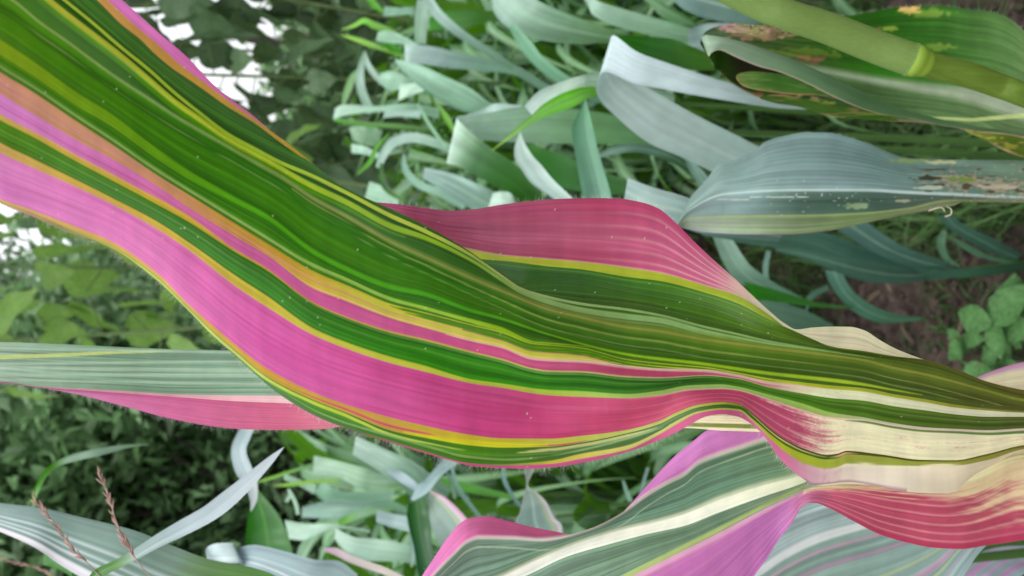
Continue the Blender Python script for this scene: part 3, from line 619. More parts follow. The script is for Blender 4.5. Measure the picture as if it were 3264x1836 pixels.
def paint_C(X, Y, iv, tv, vn, Yk, xs):
    V = vn[:, None]
    pk = [(1300, (214, 120, 190)), (1500, (212, 104, 160)), (1800, (206, 92, 140)), (2000, (206, 116, 186)), (2250, (210, 128, 196)), (3264, (210, 130, 190))]
    gt = [(1300, (140, 165, 150)), (1700, (112, 142, 120)), (2000, (106, 140, 118)), (2300, (98, 134, 108)), (2592, (110, 140, 104)), (3264, cream)]
    wr = [(1300, (250, 248, 240)), (2200, (246, 244, 226)), (2500, (232, 234, 206)), (2592, (214, 220, 186)), (3264, cream)]
    g2 = [(1300, (128, 154, 140)), (2000, (126, 156, 130)), (2300, (112, 142, 116)), (2592, (160, 180, 150)), (2640, cream), (3264, (232, 218, 170))]
    lo = [(1300, (204, 122, 184)), (2200, (200, 118, 180)), (2500, (182, 108, 170)), (2575, (192, 108, 150)), (2660, (198, 92, 120)), (2850, (188, 82, 104)), (3050, (190, 84, 104)), (3264, (188, 76, 102))]
    C = seqcol([pk, gt, wr, g2, lo], iv, xs)
    st = vnoise(xs[None] / 900, V * 150, 91); st2 = vnoise(xs[None] / 500, V * 40, 92)
    gg = np.isin(iv, [1, 3])[:, None]
    C *= (1 + gg * (.30 * (st - .5) + .22 * (st2 - .5)) + (1 - gg) * .06 * (st - .5))[..., None]
    dk = gg * sstep(.66, .86, vnoise(xs[None] / 700, V * 220, 93)) * .4
    C += dk[..., None] * (np.array((66, 96, 66.)) - C)
    nb = lambda *a: np.isin(iv, a)[:, None] * 1.0
    line(C, Y, Yk[1], keys([(1300, 5), (2000, 6), (2600, 7)], xs), (222, 200, 196), nb(0, 1), soft=6, s=.8)
    line(C, Y, Yk[1] + keys([(1300, 26), (2000, 40), (2500, 26)], xs), keys([(1300, 2), (2500, 2)], xs), (196, 208, 176), nb(1), s=.6)
    line(C, Y, Yk[2], keys([(1300, 5), (2500, 5)], xs), (150, 165, 130), nb(1, 2), soft=8, s=.7)
    line(C, Y, Yk[4] - 12, keys([(1300, 8), (2164, 9), (2500, 4), (2600, 0)], xs), (186, 200, 116), nb(3), soft=5, s=.8)
    line(C, Y, Yk[4] + 5, keys([(1300, 10), (2300, 12), (2600, 0)], xs), (230, 180, 196), nb(4), soft=8, s=.7)
    # fan veins
    for k, t0 in enumerate((.10, .26, .42, .58, .72, .85)):
        m = nb(4) * np.exp(-((tv[:, None] - t0 - .05 * sstep(2600, 3264, X)) / .016) ** 2) * keys([(1300, .12), (2400, .14), (2560, .3), (2700, .55), (2950, .7), (3264, .4)], xs)[None]
        C += m[..., None] * (np.array((244, 176, 180.)) - C)
    # belly fades to cream in ragged streaks
    br = vnoise(xs[None] / 240, V * 130, 94) * .5 + vnoise(X / 30, Y / 6, 95) * .25 + vnoise(xs[None] / 400, V * 40, 96) * .25
    lim = keys([(2590, .16), (2680, .14), (2760, .02), (2900, .0), (3000, .10), (3100, .30), (3180, .46), (3264, .60)], xs)[None]
    m = nb(4) * sstep(-.26, .26, lim + (br - .5) * .9 - tv[:, None]) * (X > 2560) * (tv[:, None] < .9)
    C += (m * .95)[..., None] * (np.array((238, 216, 170.)) - C)
    C += (nb(4) * sstep(.85, .98, tv[:, None]) * sstep(2600, 2900, X) * .6)[..., None] * (np.array((190, 60, 96.)) - C)
    return np.clip(C, 0, 255)
leafC, X_, Y_, D_, Yk_, Dk_ = sheet('leaf', hero_plant, [CM, CP, CR, CR2, CQ, CN],
    [[(900, .02), (1500, .030), (1850, .012), (2000, .02), (2600, .03), (3720, .04)], [(900, .0), (1500, .006), (1850, -.001), (2000, .004), (2600, .02), (3720, .03)],
     [(900, .01), (2000, .012), (2500, .012), (3720, .02)], [(900, .01), (2000, .012), (2500, .012), (3720, .02)],
     [(900, .0), (2000, .0), (2500, .008), (2700, .004), (3264, .006), (3720, .01)], [(900, .02), (2200, .03), (2450, .022), (2590, .004), (2700, .006), (2900, .022), (3264, .03), (3720, .03)]],
    Cbase, CXS, [26, 40, 16, 40, 60], paint_C, M_HERO if False else M_BLOOM, vein=0.0004, wts=[.6, 1, .4, 1, 1.4],
    label='grey green striped leaf with white midrib and pink margin below the big leaf, twisting into red')
p_, o_ = margin(Yk_[0], Dk_[0], CXS, 1345, 1800, -1)
hairs('margin_hair', leafC, p_, o_, 60, .0022, .00005, M_HAIR, rs)

# leaf E : green-grey leaf with pink lower margin, left ----------------------
ETOP = [(-700, 1180), (0, 1091), (214, 1098), (428, 1108), (556, 1113), (702, 1116), (1100, 1140), (2000, 1250), (2600, 1250), (3264, 1290), (3720, 1360)]
EG = [(-700, 1190), (0, 1216), (128, 1232), (300, 1241), (428, 1249), (556, 1257), (727, 1261), (881, 1262), (1100, 1268), (2000, 1300), (2600, 1300), (3264, 1330), (3720, 1380)]
EP = [(-700, 1192), (0, 1218), (128, 1236), (278, 1246), (428, 1256), (599, 1269), (770, 1281), (899, 1286), (1027, 1294), (1200, 1300), (2000, 1320), (2600, 1330), (3264, 1350), (3720, 1390)]
EM = [(-700, 1195), (0, 1221), (60, 1226), (150, 1239), (257, 1259), (342, 1281), (428, 1304), (513, 1327), (599, 1346), (685, 1360), (770, 1368), (898, 1371), (1027, 1368), (1110, 1358), (1300, 1360), (2000, 1362), (2202, 1365), (2292, 1372), (2421, 1377), (2600, 1390), (3264, 1400), (3720, 1410)]
EXS = np.concatenate([np.linspace(-700, -20, 30), np.linspace(-10, 1150, 300), np.linspace(1160, 2150, 40), np.linspace(2160, 2480, 60), np.linspace(2500, 3720, 30)])
def paint_E(X, Y, iv, tv, vn, Yk, xs):
    V = vn[:, None]
    g = [(-700, (150, 175, 150)), (0, (142, 168, 144)), (400, (112, 145, 116)), (800, (128, 160, 134)), (1200, (140, 170, 140)), (1900, (235, 226, 188)), (3264, cream)]
    pe = [(-700, (210, 190, 190)), (0, (222, 170, 180)), (600, (236, 176, 186)), (1000, (240, 200, 200)), (1900, (222, 212, 150)), (2100, (222, 212, 150)), (3264, cream)]
    pk = [(-700, (195, 110, 150)), (200, (186, 92, 144)), (500, (188, 84, 134)), (900, (194, 88, 122)), (1050, (208, 118, 134)), (1500, (225, 150, 150)), (1900, (240, 228, 190)), (3264, cream)]
    C = seqcol([g, pe, pk], iv, xs)
    st = vnoise(xs[None] / 900, V * 130, 97); st2 = vnoise(xs[None] / 700, V * 34, 98)
    gg = (iv == 0)[:, None]
    C *= (1 + gg * (.24 * (st - .5) + .20 * (st2 - .5)) * (X < 1900) + (1 - gg) * .10 * (st - .5))[..., None]
    nb = lambda *a: np.isin(iv, a)[:, None] * 1.0
    y0 = keys([(0, 1139), (214, 1131), (385, 1122), (550, 1120)], xs)
    line(C, Y, y0, keys([(-700, 2), (0, 6), (250, 5), (450, 4), (560, 0)], xs), (190, 204, 120), nb(0), s=.95)
    for a, b, h in ((1160, 1152, 3), (1172, 1182, 5), (1195, 1195, 4), (1210, 1225, 3), (1110, 1124, 3)):
        line(C, Y, keys([(0, a), (800, b)], xs), keys([(0, h), (1100, h), (1600, 0)], xs), (176, 200, 174), nb(0), s=.7, soft=5)
    # olive line seen through the arch
    line(C, Y, keys([(2000, 1352), (2215, 1354), (2420, 1360)], xs), keys([(1900, 0), (2150, 5), (2420, 6), (2600, 4)], xs), (116, 130, 50), np.ones_like(X), soft=3, s=.9)
    return np.clip(C, 0, 255)
leafE, X_, Y_, D_, Yk_, Dk_ = sheet('leaf', hero_plant, [ETOP, EG, EP, EM], [[(-700, .01), (800, .012), (3720, .01)], 0.0, [(-700, .0), (800, -.001), (3720, 0)], [(-700, .0), (600, .010), (1100, .01), (3720, .0)]],
    [(-700, .40), (0, .42), (1100, .44), (2000, .43), (2150, .405), (2300, .40), (2500, .41), (2600, .44), (2800, .50), (3264, .52), (3720, .52)], EXS, [56, 8, 36], paint_E, M_BLOOM, vein=.0004, wts=[1.4, .2, 1],
    label='grey green leaf with bright pink lower margin behind the big leaf at the left')
p_, o_ = margin(Yk_[3], Dk_[3], EXS, 0, 1120, 1)
hairs('margin_hair', leafE, p_, o_, 330, .0030, .00006, M_HAIR, rs)

# generic strip between two edges ----------------------------------------
def strip(name, parent, rows, cols, mat, n=40, nv=9, fold=0.07, rib=None, edge=None, rip=0.0, streak=.12, seed=0, label=None, stripes=(), mott=()):
    """rows: (ax, ay, bx, by, da[, db]); cols: colour keys along 0..1; rib: midrib colour; stripes: (v, halfwidth, colour)"""
    R = np.array([list(r) + ([r[4]] if len(r) == 5 else []) for r in rows], float)
    t = np.linspace(0, 1, len(R)); q = np.linspace(0, 1, n)
    S = smooth_interp(t, R, q)
    A = P(S[:, 0], S[:, 1], S[:, 4]); B = P(S[:, 2], S[:, 3], S[:, 5])
    v = np.linspace(0, 1, nv)
    co = A[None] * (1 - v)[:, None, None] + B[None] * v[:, None, None]
    wd = np.linalg.norm(B - A, axis=1)
    view = (A + B) / 2 - CAM; view /= np.linalg.norm(view, axis=1)[:, None]
    prof = 4 * v * (1 - v)
    rel = fold * wd[None] * (prof[:, None] ** .8)
    rsd = np.random.RandomState(seed + 100)
    ph = rsd.rand(4) * 6
    rel = rel + rip * wd[None] * (np.sin(q[None] * 17 + ph[0]) * (1 - v)[:, None] ** 2 + np.sin(q[None] * 14 + ph[1]) * v[:, None] ** 2)
    co = co + rel[..., None] * view[None]
    C = keys(cols, q) if not isinstance(cols[0], (int, float)) else np.broadcast_to(np.array(cols, float), (n, 3))
    C = np.broadcast_to(C[None], (nv, n, 3)).copy()
    C *= (1 + streak * 1.1 * (vnoise(q[None] * 3, (v * nv * .9)[:, None], seed + 3) - .5))[..., None]
    C *= (1 + .10 * (vnoise(q[None] * 5, v[:, None] * 1.5, seed + 9) - .5))[..., None]
    if rib is not None:
        m = np.exp(-((v - .5) / (.035)) ** 2)[:, None, None] * .6
        C += m * (np.array(rib, float) - C)
    for (v0, hw, c) in stripes:
        m = (1 - sstep(hw * .7, hw * 1.3, np.abs(v - v0)))[:, None, None] * .9
        C += m * (np.array(c, float) - C)
    PX = S[:, 0][None] * (1 - v)[:, None] + S[:, 2][None] * v[:, None]; PY = S[:, 1][None] * (1 - v)[:, None] + S[:, 3][None] * v[:, None]
    for j_, (mc, lo_, sx_, sy_) in enumerate(mott):
        nn = vnoise(PX / sx_, PY / sy_, seed + 31 + j_) * .65 + vnoise(PX / sx_ * 2.7, PY / sy_ * 2.7, seed + 51 + j_) * .35
        C += (sstep(lo_, lo_ + .12, nn) * .85)[..., None] * (np.array(mc, float) - C)
    lw = float(np.linalg.norm(np.diff((A + B) / 2, axis=0), axis=1).sum())
    uv = np.stack(np.broadcast_arrays(q[None] * lw, v[:, None] * max(wd.max(), .01)), -1)
    me = mesh_np(name, (co - origin(parent)).reshape(-1, 3), grid_faces(nv, n)[:, ::-1], (lin(np.clip(C, 0, 255)) * .95).reshape(-1, 3), uv.reshape(-1, 2))
    return link(name, me, mat, parent, label)

def cl(pts):
    """centre line (x, y, half width, depth) -> rows"""
    p = np.array(pts, float); T = np.gradient(p[:, :2], axis=0); T /= np.linalg.norm(T, axis=1)[:, None] + 1e-9
    N = np.stack([-T[:, 1], T[:, 0]], -1)
    a = p[:, :2] - N * p[:, 2:3]; b = p[:, :2] + N * p[:, 2:3]
    return [(a[i, 0], a[i, 1], b[i, 0], b[i, 1], p[i, 3]) for i in range(len(p))]

# sheath at the right edge and stalk of the variegated plant
strip('sheath', hero_plant, [(3095, 1212, 3100, 1225, .48), (3122, 1199, 3130, 1300, .48), (3180, 1176, 3190, 1330, .485), (3264, 1153, 3270, 1350, .49), (3500, 1110, 3520, 1400, .50)],
      (238, 226, 192), M_HERO, n=30, nv=14, fold=-.15, seed=5, stripes=((0.0, .07, (200, 120, 180)), (.1, .04, (224, 180, 206))), label='cream leaf sheath with purple edge at the right')
stk = np.array([P(3420, 1330, .50), P(3700, 1390, .52)]); stk = np.concatenate([stk, [[stk[1][0], stk[1][1], .35], [stk[1][0], stk[1][1], -.02]]])
co, f, uv = tube(np.stack([smooth_interp(np.arange(4), stk, np.linspace(0, 3, 24))])[0], .013, 14)
link('stalk', mesh_np('stalk', co - origin(hero_plant), f, None, uv), M_STALK, hero_plant)

# ------------------------------------------------------------------ second variegated plant: leaf D and purple striped leaf in the corner
gp = P(3500, 1900, .75)
plantD = thing('variegated_corn_plant', 'pale variegated corn plant with pink striped grey leaves in the lower right corner', 'corn plant', (float(gp[0]), float(gp[1]), 0))
DT = [(1700, 2300), (2100, 1900), (2300, 1720), (2600, 1580), (2900, 1520), (3264, 1480), (3600, 1500)]
DM = [(1700, 2330), (2100, 2020), (2300, 1895), (2430, 1816), (2506, 1766), (2613, 1715), (2720, 1684), (2763, 1674), (2900, 1640), (3264, 1560), (3600, 1540)]
DB = [(1700, 2360), (2300, 2300), (2800, 2140), (2980, 1990), (3071, 1836), (3127, 1756), (3190, 1700), (3264, 1660), (3600, 1580)]
DXS = np.concatenate([np.linspace(1700, 2380, 30), np.linspace(2390, 3280, 230), np.linspace(3300, 3600, 10)])
def paint_D(X, Y, iv, tv, vn, Yk, xs):
    V = vn[:, None]
    a = [(1700, (176, 196, 200)), (2500, (176, 196, 194)), (3264, (140, 165, 160))]
    b = [(1700, (150, 175, 165)), (2500, (142, 170, 158)), (2900, (144, 172, 164)), (3264, (156, 180, 180))]
    C = seqcol([a, b], iv, xs)
    C *= (1 + .26 * (vnoise(xs[None] / 900, V * 70, 131) - .5) + .2 * (vnoise(xs[None] / 300, V * 20, 132) - .5))[..., None]
    line(C, Y, Yk[1], keys([(1700, 12), (2600, 13), (2800, 9), (3264, 6)], xs), (226, 232, 230), np.ones_like(X), soft=7)
    nb = (iv == 1)[:, None] * 1.0
    for t0, h, c, s in ((.10, .012, (214, 160, 190), .8), (.22, .016, (200, 150, 185), .7), (.40, .010, (196, 205, 150), .8), (.52, .03, (206, 140, 180), .7), (.60, .010, (196, 205, 130), .8), (.72, .02, (200, 150, 190), .6), (.9, .03, (160, 175, 190), .7)):
        m = nb * np.exp(-((tv[:, None] - t0) / h) ** 2) * s
        C += m[..., None] * (np.array(c, float) - C)
    return np.clip(C, 0, 255)
sheet('leaf', plantD, [DT, DM, DB], [0.0, .02, -.01], [(1700, .55), (2400, .58), (3264, .64), (3600, .7)], DXS, [50, 90], paint_D, M_BLOOM, vein=.0005, wts=[.6, 1.2],
      label='pale grey blue leaf with white midrib and thin pink stripes under the red belly')
strip('leaf', plantD, [(2900, 1990, 3100, 2080, .78), (3020, 1840, 3200, 1900, .78), (3110, 1770, 3264, 1830, .79), (3180, 1745, 3330, 1800, .8), (3300, 1740, 3420, 1790, .8), (3500, 1760, 3540, 1810, .8)], (150, 165, 170), M_BLOOM, n=40, nv=26, fold=.05, seed=6,
      stripes=((.08, .03, (200, 150, 200)), (.28, .05, (196, 140, 186)), (.5, .04, (190, 150, 190)), (.75, .05, (190, 130, 180))), label='purple striped leaf in the very corner')
stk = [[gp[0], gp[1], float(gp[2])], [gp[0], gp[1], .3], [gp[0], gp[1], -.02]]
co, f, uv = tube(smooth_interp(np.arange(3), np.array(stk), np.linspace(0, 2, 12)), .012, 10)
link('stalk', mesh_np('stalk', co - origin(plantD), f), M_DSTALK, plantD)

# ------------------------------------------------------------------ damaged plant with bare stem, top right
gs = P(3500, 400, .62)
plantF = thing('damaged_corn_plant', 'corn plant with bare light green stem and insect eaten leaves at the upper right', 'corn plant', (float(gs[0]), float(gs[1]), 0))
# stem: centre line & half width
sp_ = [(1800, -300, 50, .56), (2100, -150, 52, .57), (2389, 0, 54, .58), (2500, 45, 55, .58), (2640, 90, 57, .585), (2780, 145, 59, .59), (2870, 178, 60, .59), (2915, 193, 60, .59)]
sp2 = [(2930, 198, 50, .59), (2990, 215, 46, .592), (3090, 240, 46, .595), (3180, 272, 44, .60), (3264, 303, 43, .60), (3500, 400, 42, .62)]
def stem(pts, extra=None, end_in=1.0):
    p = np.array(pts, float); q = np.linspace(0, len(p) - 1, 60)
    s = smooth_interp(np.arange(len(p)), p, q)
    path = P(s[:, 0], s[:, 1], s[:, 3]); r = s[:, 2] / 1632 * TAN * s[:, 3] * .86
    return path, r
pa, ra = stem(sp_)
ra[-5:] *= np.array([1.0, 1.02, 1.05, 1.04, .9])
co, f, uv = tube(pa, ra, 22)
link('stalk', mesh_np('stalk', co - origin(plantF), f, None, uv), M_STALK, plantF, 'smooth light green upper stem ending at the node')
pb, rb = stem(sp2)
pb = np.concatenate([pb, [[pb[-1][0], pb[-1][1] + .01, .5], [pb[-1][0], pb[-1][1] + .02, -.02]]]); rb = np.concatenate([rb, [rb[-1], rb[-1] * 1.2]])
rb[:4] *= np.array([.9, .96, 1.0, 1.0])
co, f, uv = tube(pb, rb, 20)
M_STALK2 = plain_mat('lower_stalk', tuple(lin((84, 106, 34))), rough=0.55, spec=.25, var=0.16, scale=300, stretch=(1, 1, .03), bump=0.12)
M_NODE = plain_mat('stalk_node', tuple(lin((112, 138, 44))), rough=0.6, var=0.1, scale=60, bump=0.1)
link('stalk', mesh_np('stalk', co - origin(plantF), f, None, uv), M_STALK2, plantF, 'darker lower stem below the node')
q = np.linspace(0, 1, 12)[:, None]
npth = P(2898, 187, .588) * (1 - q) + P(2958, 207, .59) * q
nr = (np.array([50, 56, 58, 58.8, 58, 56, 53, 50.5, 49.5, 48, 46, 42]) / 1632 * TAN * .589) * .88
co, f, uv = tube(npth, nr, 22)
link('stalk_node', mesh_np('stalk_node', co - origin(plantF), f), M_NODE, plantF)

FT = [(2232, 130), (2250, 100), (2300, 82), (2365, 80), (2450, 75), (2560, 72), (2635, 62), (2699, 51), (2784, 36), (2870, 21), (2998, 17), (3084, 30), (3150, 36), (3191, 47), (3230, 68), (3264, 98), (3500, 250)]
FM = [(2232, 134), (2300, 150), (2450, 180), (2575, 214), (2720, 242), (2891, 272), (3105, 304), (3233, 338), (3264, 345), (3500, 400)]
FB = [(2232, 140), (2262, 185), (2314, 250), (2378, 292), (2429, 314), (2500, 328), (2570, 342), (2613, 362), (2677, 375), (2740, 378), (2806, 385), (2934, 391), (3062, 411), (3120, 432), (3180, 470), (3264, 502), (3500, 540)]
FXS = np.concatenate([np.linspace(2232, 3285, 330), np.linspace(3300, 3500, 10)])
def blot(X, Y, cx, cy, rx, ry, seed, k=.5):
    d = np.sqrt(((X - cx) / rx) ** 2 + ((Y - cy) / ry) ** 2) + k * (vnoise(X / 14, Y / 8, seed) - .5) * 2
    return 1 - sstep(.75, 1.1, d)
def paint_F(X, Y, iv, tv, vn, Yk, xs):
    V = vn[:, None]
    a = [(2230, (110, 136, 106)), (2400, (84, 106, 62)), (2600, (56, 92, 34)), (2800, (38, 90, 18)), (3000, (52, 96, 34)), (3264, (84, 112, 66))]
    b = [(2230, (60, 92, 44)), (2450, (50, 88, 30)), (2650, (64, 92, 50)), (2900, (76, 104, 62)), (3264, (98, 122, 80))]
    C = seqcol([a, b], iv, xs)
    C *= (1 + .28 * (vnoise(xs[None] / 500, V * 110, 141) - .5) + .25 * (vnoise(xs[None] / 200, V * 16, 142) - .5))[..., None]
    line(C, Y, Yk[1], keys([(2500, 0), (2600, 5), (2800, 9), (3000, 14), (3264, 34)], xs), (176, 184, 164), np.ones_like(X), soft=18, s=.72)
    yl = keys([(2960, 375), (3100, 382), (3264, 368)], xs)
    line(C, Y, yl, keys([(2900, 0), (3000, 4), (3264, 7)], xs), (186, 200, 130), np.ones_like(X), s=.9)
    tan_ = np.array((186, 150, 118.)); yg = np.array((150, 165, 70.)); br = np.array((128, 92, 70.))
    for cx, cy, rx, ry, c, s in ((2480, 100, 60, 22, tan_, .9), (2330, 84, 40, 12, np.array((170, 140, 140.)), .9), (2410, 112, 90, 18, tan_, .8), (2580, 188, 50, 14, br, .9), (2480, 316, 110, 14, tan_, .85), (2560, 330, 90, 12, yg, .9),
                                 (2680, 368, 70, 12, yg, .9), (2900, 32, 32, 12, np.array((222, 180, 110.)), 1), (2830, 92, 40, 8, yg, .8), (2560, 170, 120, 20, yg, .35), (2400, 300, 40, 10, br, .7), (2960, 42, 70, 14, yg, .5), (2990, 150, 60, 10, yg, .5), (3190, 480, 60, 14, yg, .8), (3240, 492, 40, 10, br, .6), (2760, 374, 60, 8, yg, .8), (2800, 93, 12, 4, br, 1)):
        m = blot(X, Y, cx, cy, rx, ry, 150 + int(cx) % 17) * s
        C += m[..., None] * (c - C)
    m = (iv == 1)[:, None] * sstep(.93, .99, tv[:, None]) * .7
    C += m[..., None] * (np.array((176, 130, 110.)) - C)
    return np.clip(C, 0, 255)
leafF, X_, Y_, D_, Yk_, Dk_ = sheet('leaf', plantF, [FT, FM, FB], [[(2232, -.02), (2400, .005), (3500, .012)], [(2232, 0), (2500, .025), (3500, .02)], [(2232, -.02), (2400, .004), (3500, .006)]],
    [(2232, .70), (2700, .70), (3264, .68), (3500, .66)], FXS, [40, 60], paint_F, M_TATTER, vein=.0005, wts=[1, 1], label='tattered leaf with brown bitten patches behind the stem')
p_, o_ = margin(Yk_[0], Dk_[0], FXS, 2640, 3264, -1)
hairs('margin_hair', leafF, p_, o_, 110, .0030, .00008, M_HAIR, rs)
# flap of the same leaf curled over to the front
flap = [(2236, 120, 2238, 128, .665), (2250, 112, 2258, 178, .655), (2290, 116, 2268, 168, .65), (2330, 124, 2298, 160, .648), (2390, 140, 2350, 184, .648), (2450, 162, 2420, 212, .648), (2520, 186, 2480, 228, .648), (2600, 222, 2560, 260, .65), (2680, 258, 2640, 300, .652), (2760, 298, 2720, 336, .655), (2840, 336, 2800, 362, .66), (2930, 362, 2900, 376, .665), (3020, 385, 3000, 400, .67), (3110, 402, 3100, 414, .672), (3200, 414, 3190, 424, .675), (3264, 420, 3262, 436, .675)]
strip('leaf_flap', leafF, flap, [(0, (138, 162, 138)), (.25, (112, 136, 110)), (.6, (66, 100, 62)), (1, (88, 118, 78))], M_BLOOM, n=90, nv=14, fold=-.12, seed=12, stripes=((1.0, .06, (196, 160, 146)),), label='grey green edge of the leaf folded over to the front')
strip('leaf_flap', leafF, [(2346, 248, 2350, 256, .66), (2352, 236, 2366, 272, .66), (2390, 228, 2400, 284, .66), (2450, 231, 2450, 292, .66), (2520, 242, 2530, 302, .662), (2600, 270, 2610, 304, .665), (2680, 304, 2690, 318, .67), (2740, 330, 2745, 334, .675)],
      [(0, (170, 130, 90)), (.12, (104, 118, 60)), (.5, (66, 110, 44)), (1, (88, 112, 60))], M_TATTER, n=80, nv=30, fold=-.03, rip=.05, seed=13, stripes=((1.0, .07, (176, 130, 96)),), mott=(((100, 136, 74), .62, 50, 5), ((150, 120, 80), .74, 30, 6)), label='torn green scrap with a brown ragged edge')
strip('leaf_flap', leafF, [(2290, 92, 2296, 98, .66), (2312, 80, 2322, 104, .655), (2350, 74, 2372, 106, .652), (2400, 79, 2412, 116, .65), (2448, 82, 2450, 128, .65), (2480, 88, 2480, 118, .655), (2540, 100, 2530, 108, .66)],
      [(0, (150, 112, 112)), (.25, (170, 130, 130)), (.5, (128, 124, 80)), (.7, (164, 126, 104)), (1, (104, 124, 74))], M_TATTER, n=80, nv=24, fold=-.1, rip=.10, seed=14, mott=(((120, 132, 84), .52, 24, 8), ((92, 62, 52), .66, 14, 7), ((190, 160, 140), .66, 18, 9)), label='withered brown curl on the fold of the tattered leaf')
strip('leaf_flap', leafF, [(2262, 168, 2264, 186, .662), (2290, 158, 2290, 225, .690), (2330, 170, 2340, 262, .697), (2400, 190, 2400, 285, .70), (2480, 222, 2480, 268, .70), (2540, 242, 2545, 262, .698)], [(0, (50, 96, 14)), (.3, (40, 70, 16)), (.5, (34, 34, 20)), (1, (30, 28, 20))], M_DARKIN, n=30, nv=8, fold=.15, seed=15, label='inside of the folded leaf with shade painted in')  # near-black colours paint in the shade of the leaf's hollow
strip('leaf_flap', leafF, [(3075, 412, 3080, 420, .66), (3130, 420, 3124, 440, .655), (3190, 424, 3184, 464, .65), (3264, 436, 3254, 496, .65), (3340, 460, 3320, 530, .65)], [(0, (130, 130, 60)), (.5, (76, 98, 30)), (1, (84, 110, 40))], M_TATTER, n=60, nv=24, fold=.04, rip=.05, seed=16, stripes=((0.0, .08, (176, 140, 116)),), mott=(((146, 140, 60), .58, 22, 8), ((120, 84, 60), .68, 14, 7)), label='yellowing torn edge at the right')
strip('leaf_flap', leafF, [(2420, 308, 2424, 316, .69), (2470, 306, 2476, 330, .69), (2540, 312, 2544, 340, .69), (2610, 326, 2618, 362, .69), (2690, 338, 2700, 376, .69), (2780, 352, 2790, 384, .69), (2860, 370, 2864, 386, .69)], (62, 96, 34), M_TATTER, n=90, nv=22, fold=-.05, rip=.10, seed=17, mott=(((150, 112, 84), .66, 80, 6), ((110, 132, 56), .64, 60, 7), ((96, 66, 50), .74, 30, 5)), label='ragged lower edge with brown bite marks')

# leaf G : blue-grey leaf with ragged holes
GT = [(2140, 740), (2164, 700), (2207, 622), (2235, 592), (2250, 575), (2292, 524), (2344, 509), (2399, 483), (2442, 451), (2506, 432), (2570, 422), (2635, 423), (2699, 436), (2763, 456), (2827, 483), (2891, 503), (2950, 507), (3020, 509), (3264, 511), (3600, 540)]
GM = [(2140, 743), (2200, 668), (2314, 618), (2549, 606), (2763, 606), (2891, 613), (3020, 619), (3264, 630), (3600, 600)]
GL = [(2140, 745), (2200, 694), (2335, 688), (2549, 687), (2763, 679), (2891, 665), (3020, 640), (3264, 636), (3600, 610)]
GB = [(2140, 748), (2164, 727), (2250, 740), (2378, 747), (2506, 747), (2635, 736), (2763, 710), (2891, 683), (2977, 668), (3041, 655), (3071, 644), (3150, 645), (3264, 645), (3600, 620)]
GXS = np.concatenate([np.linspace(2140, 3285, 340), np.linspace(3300, 3600, 10)])
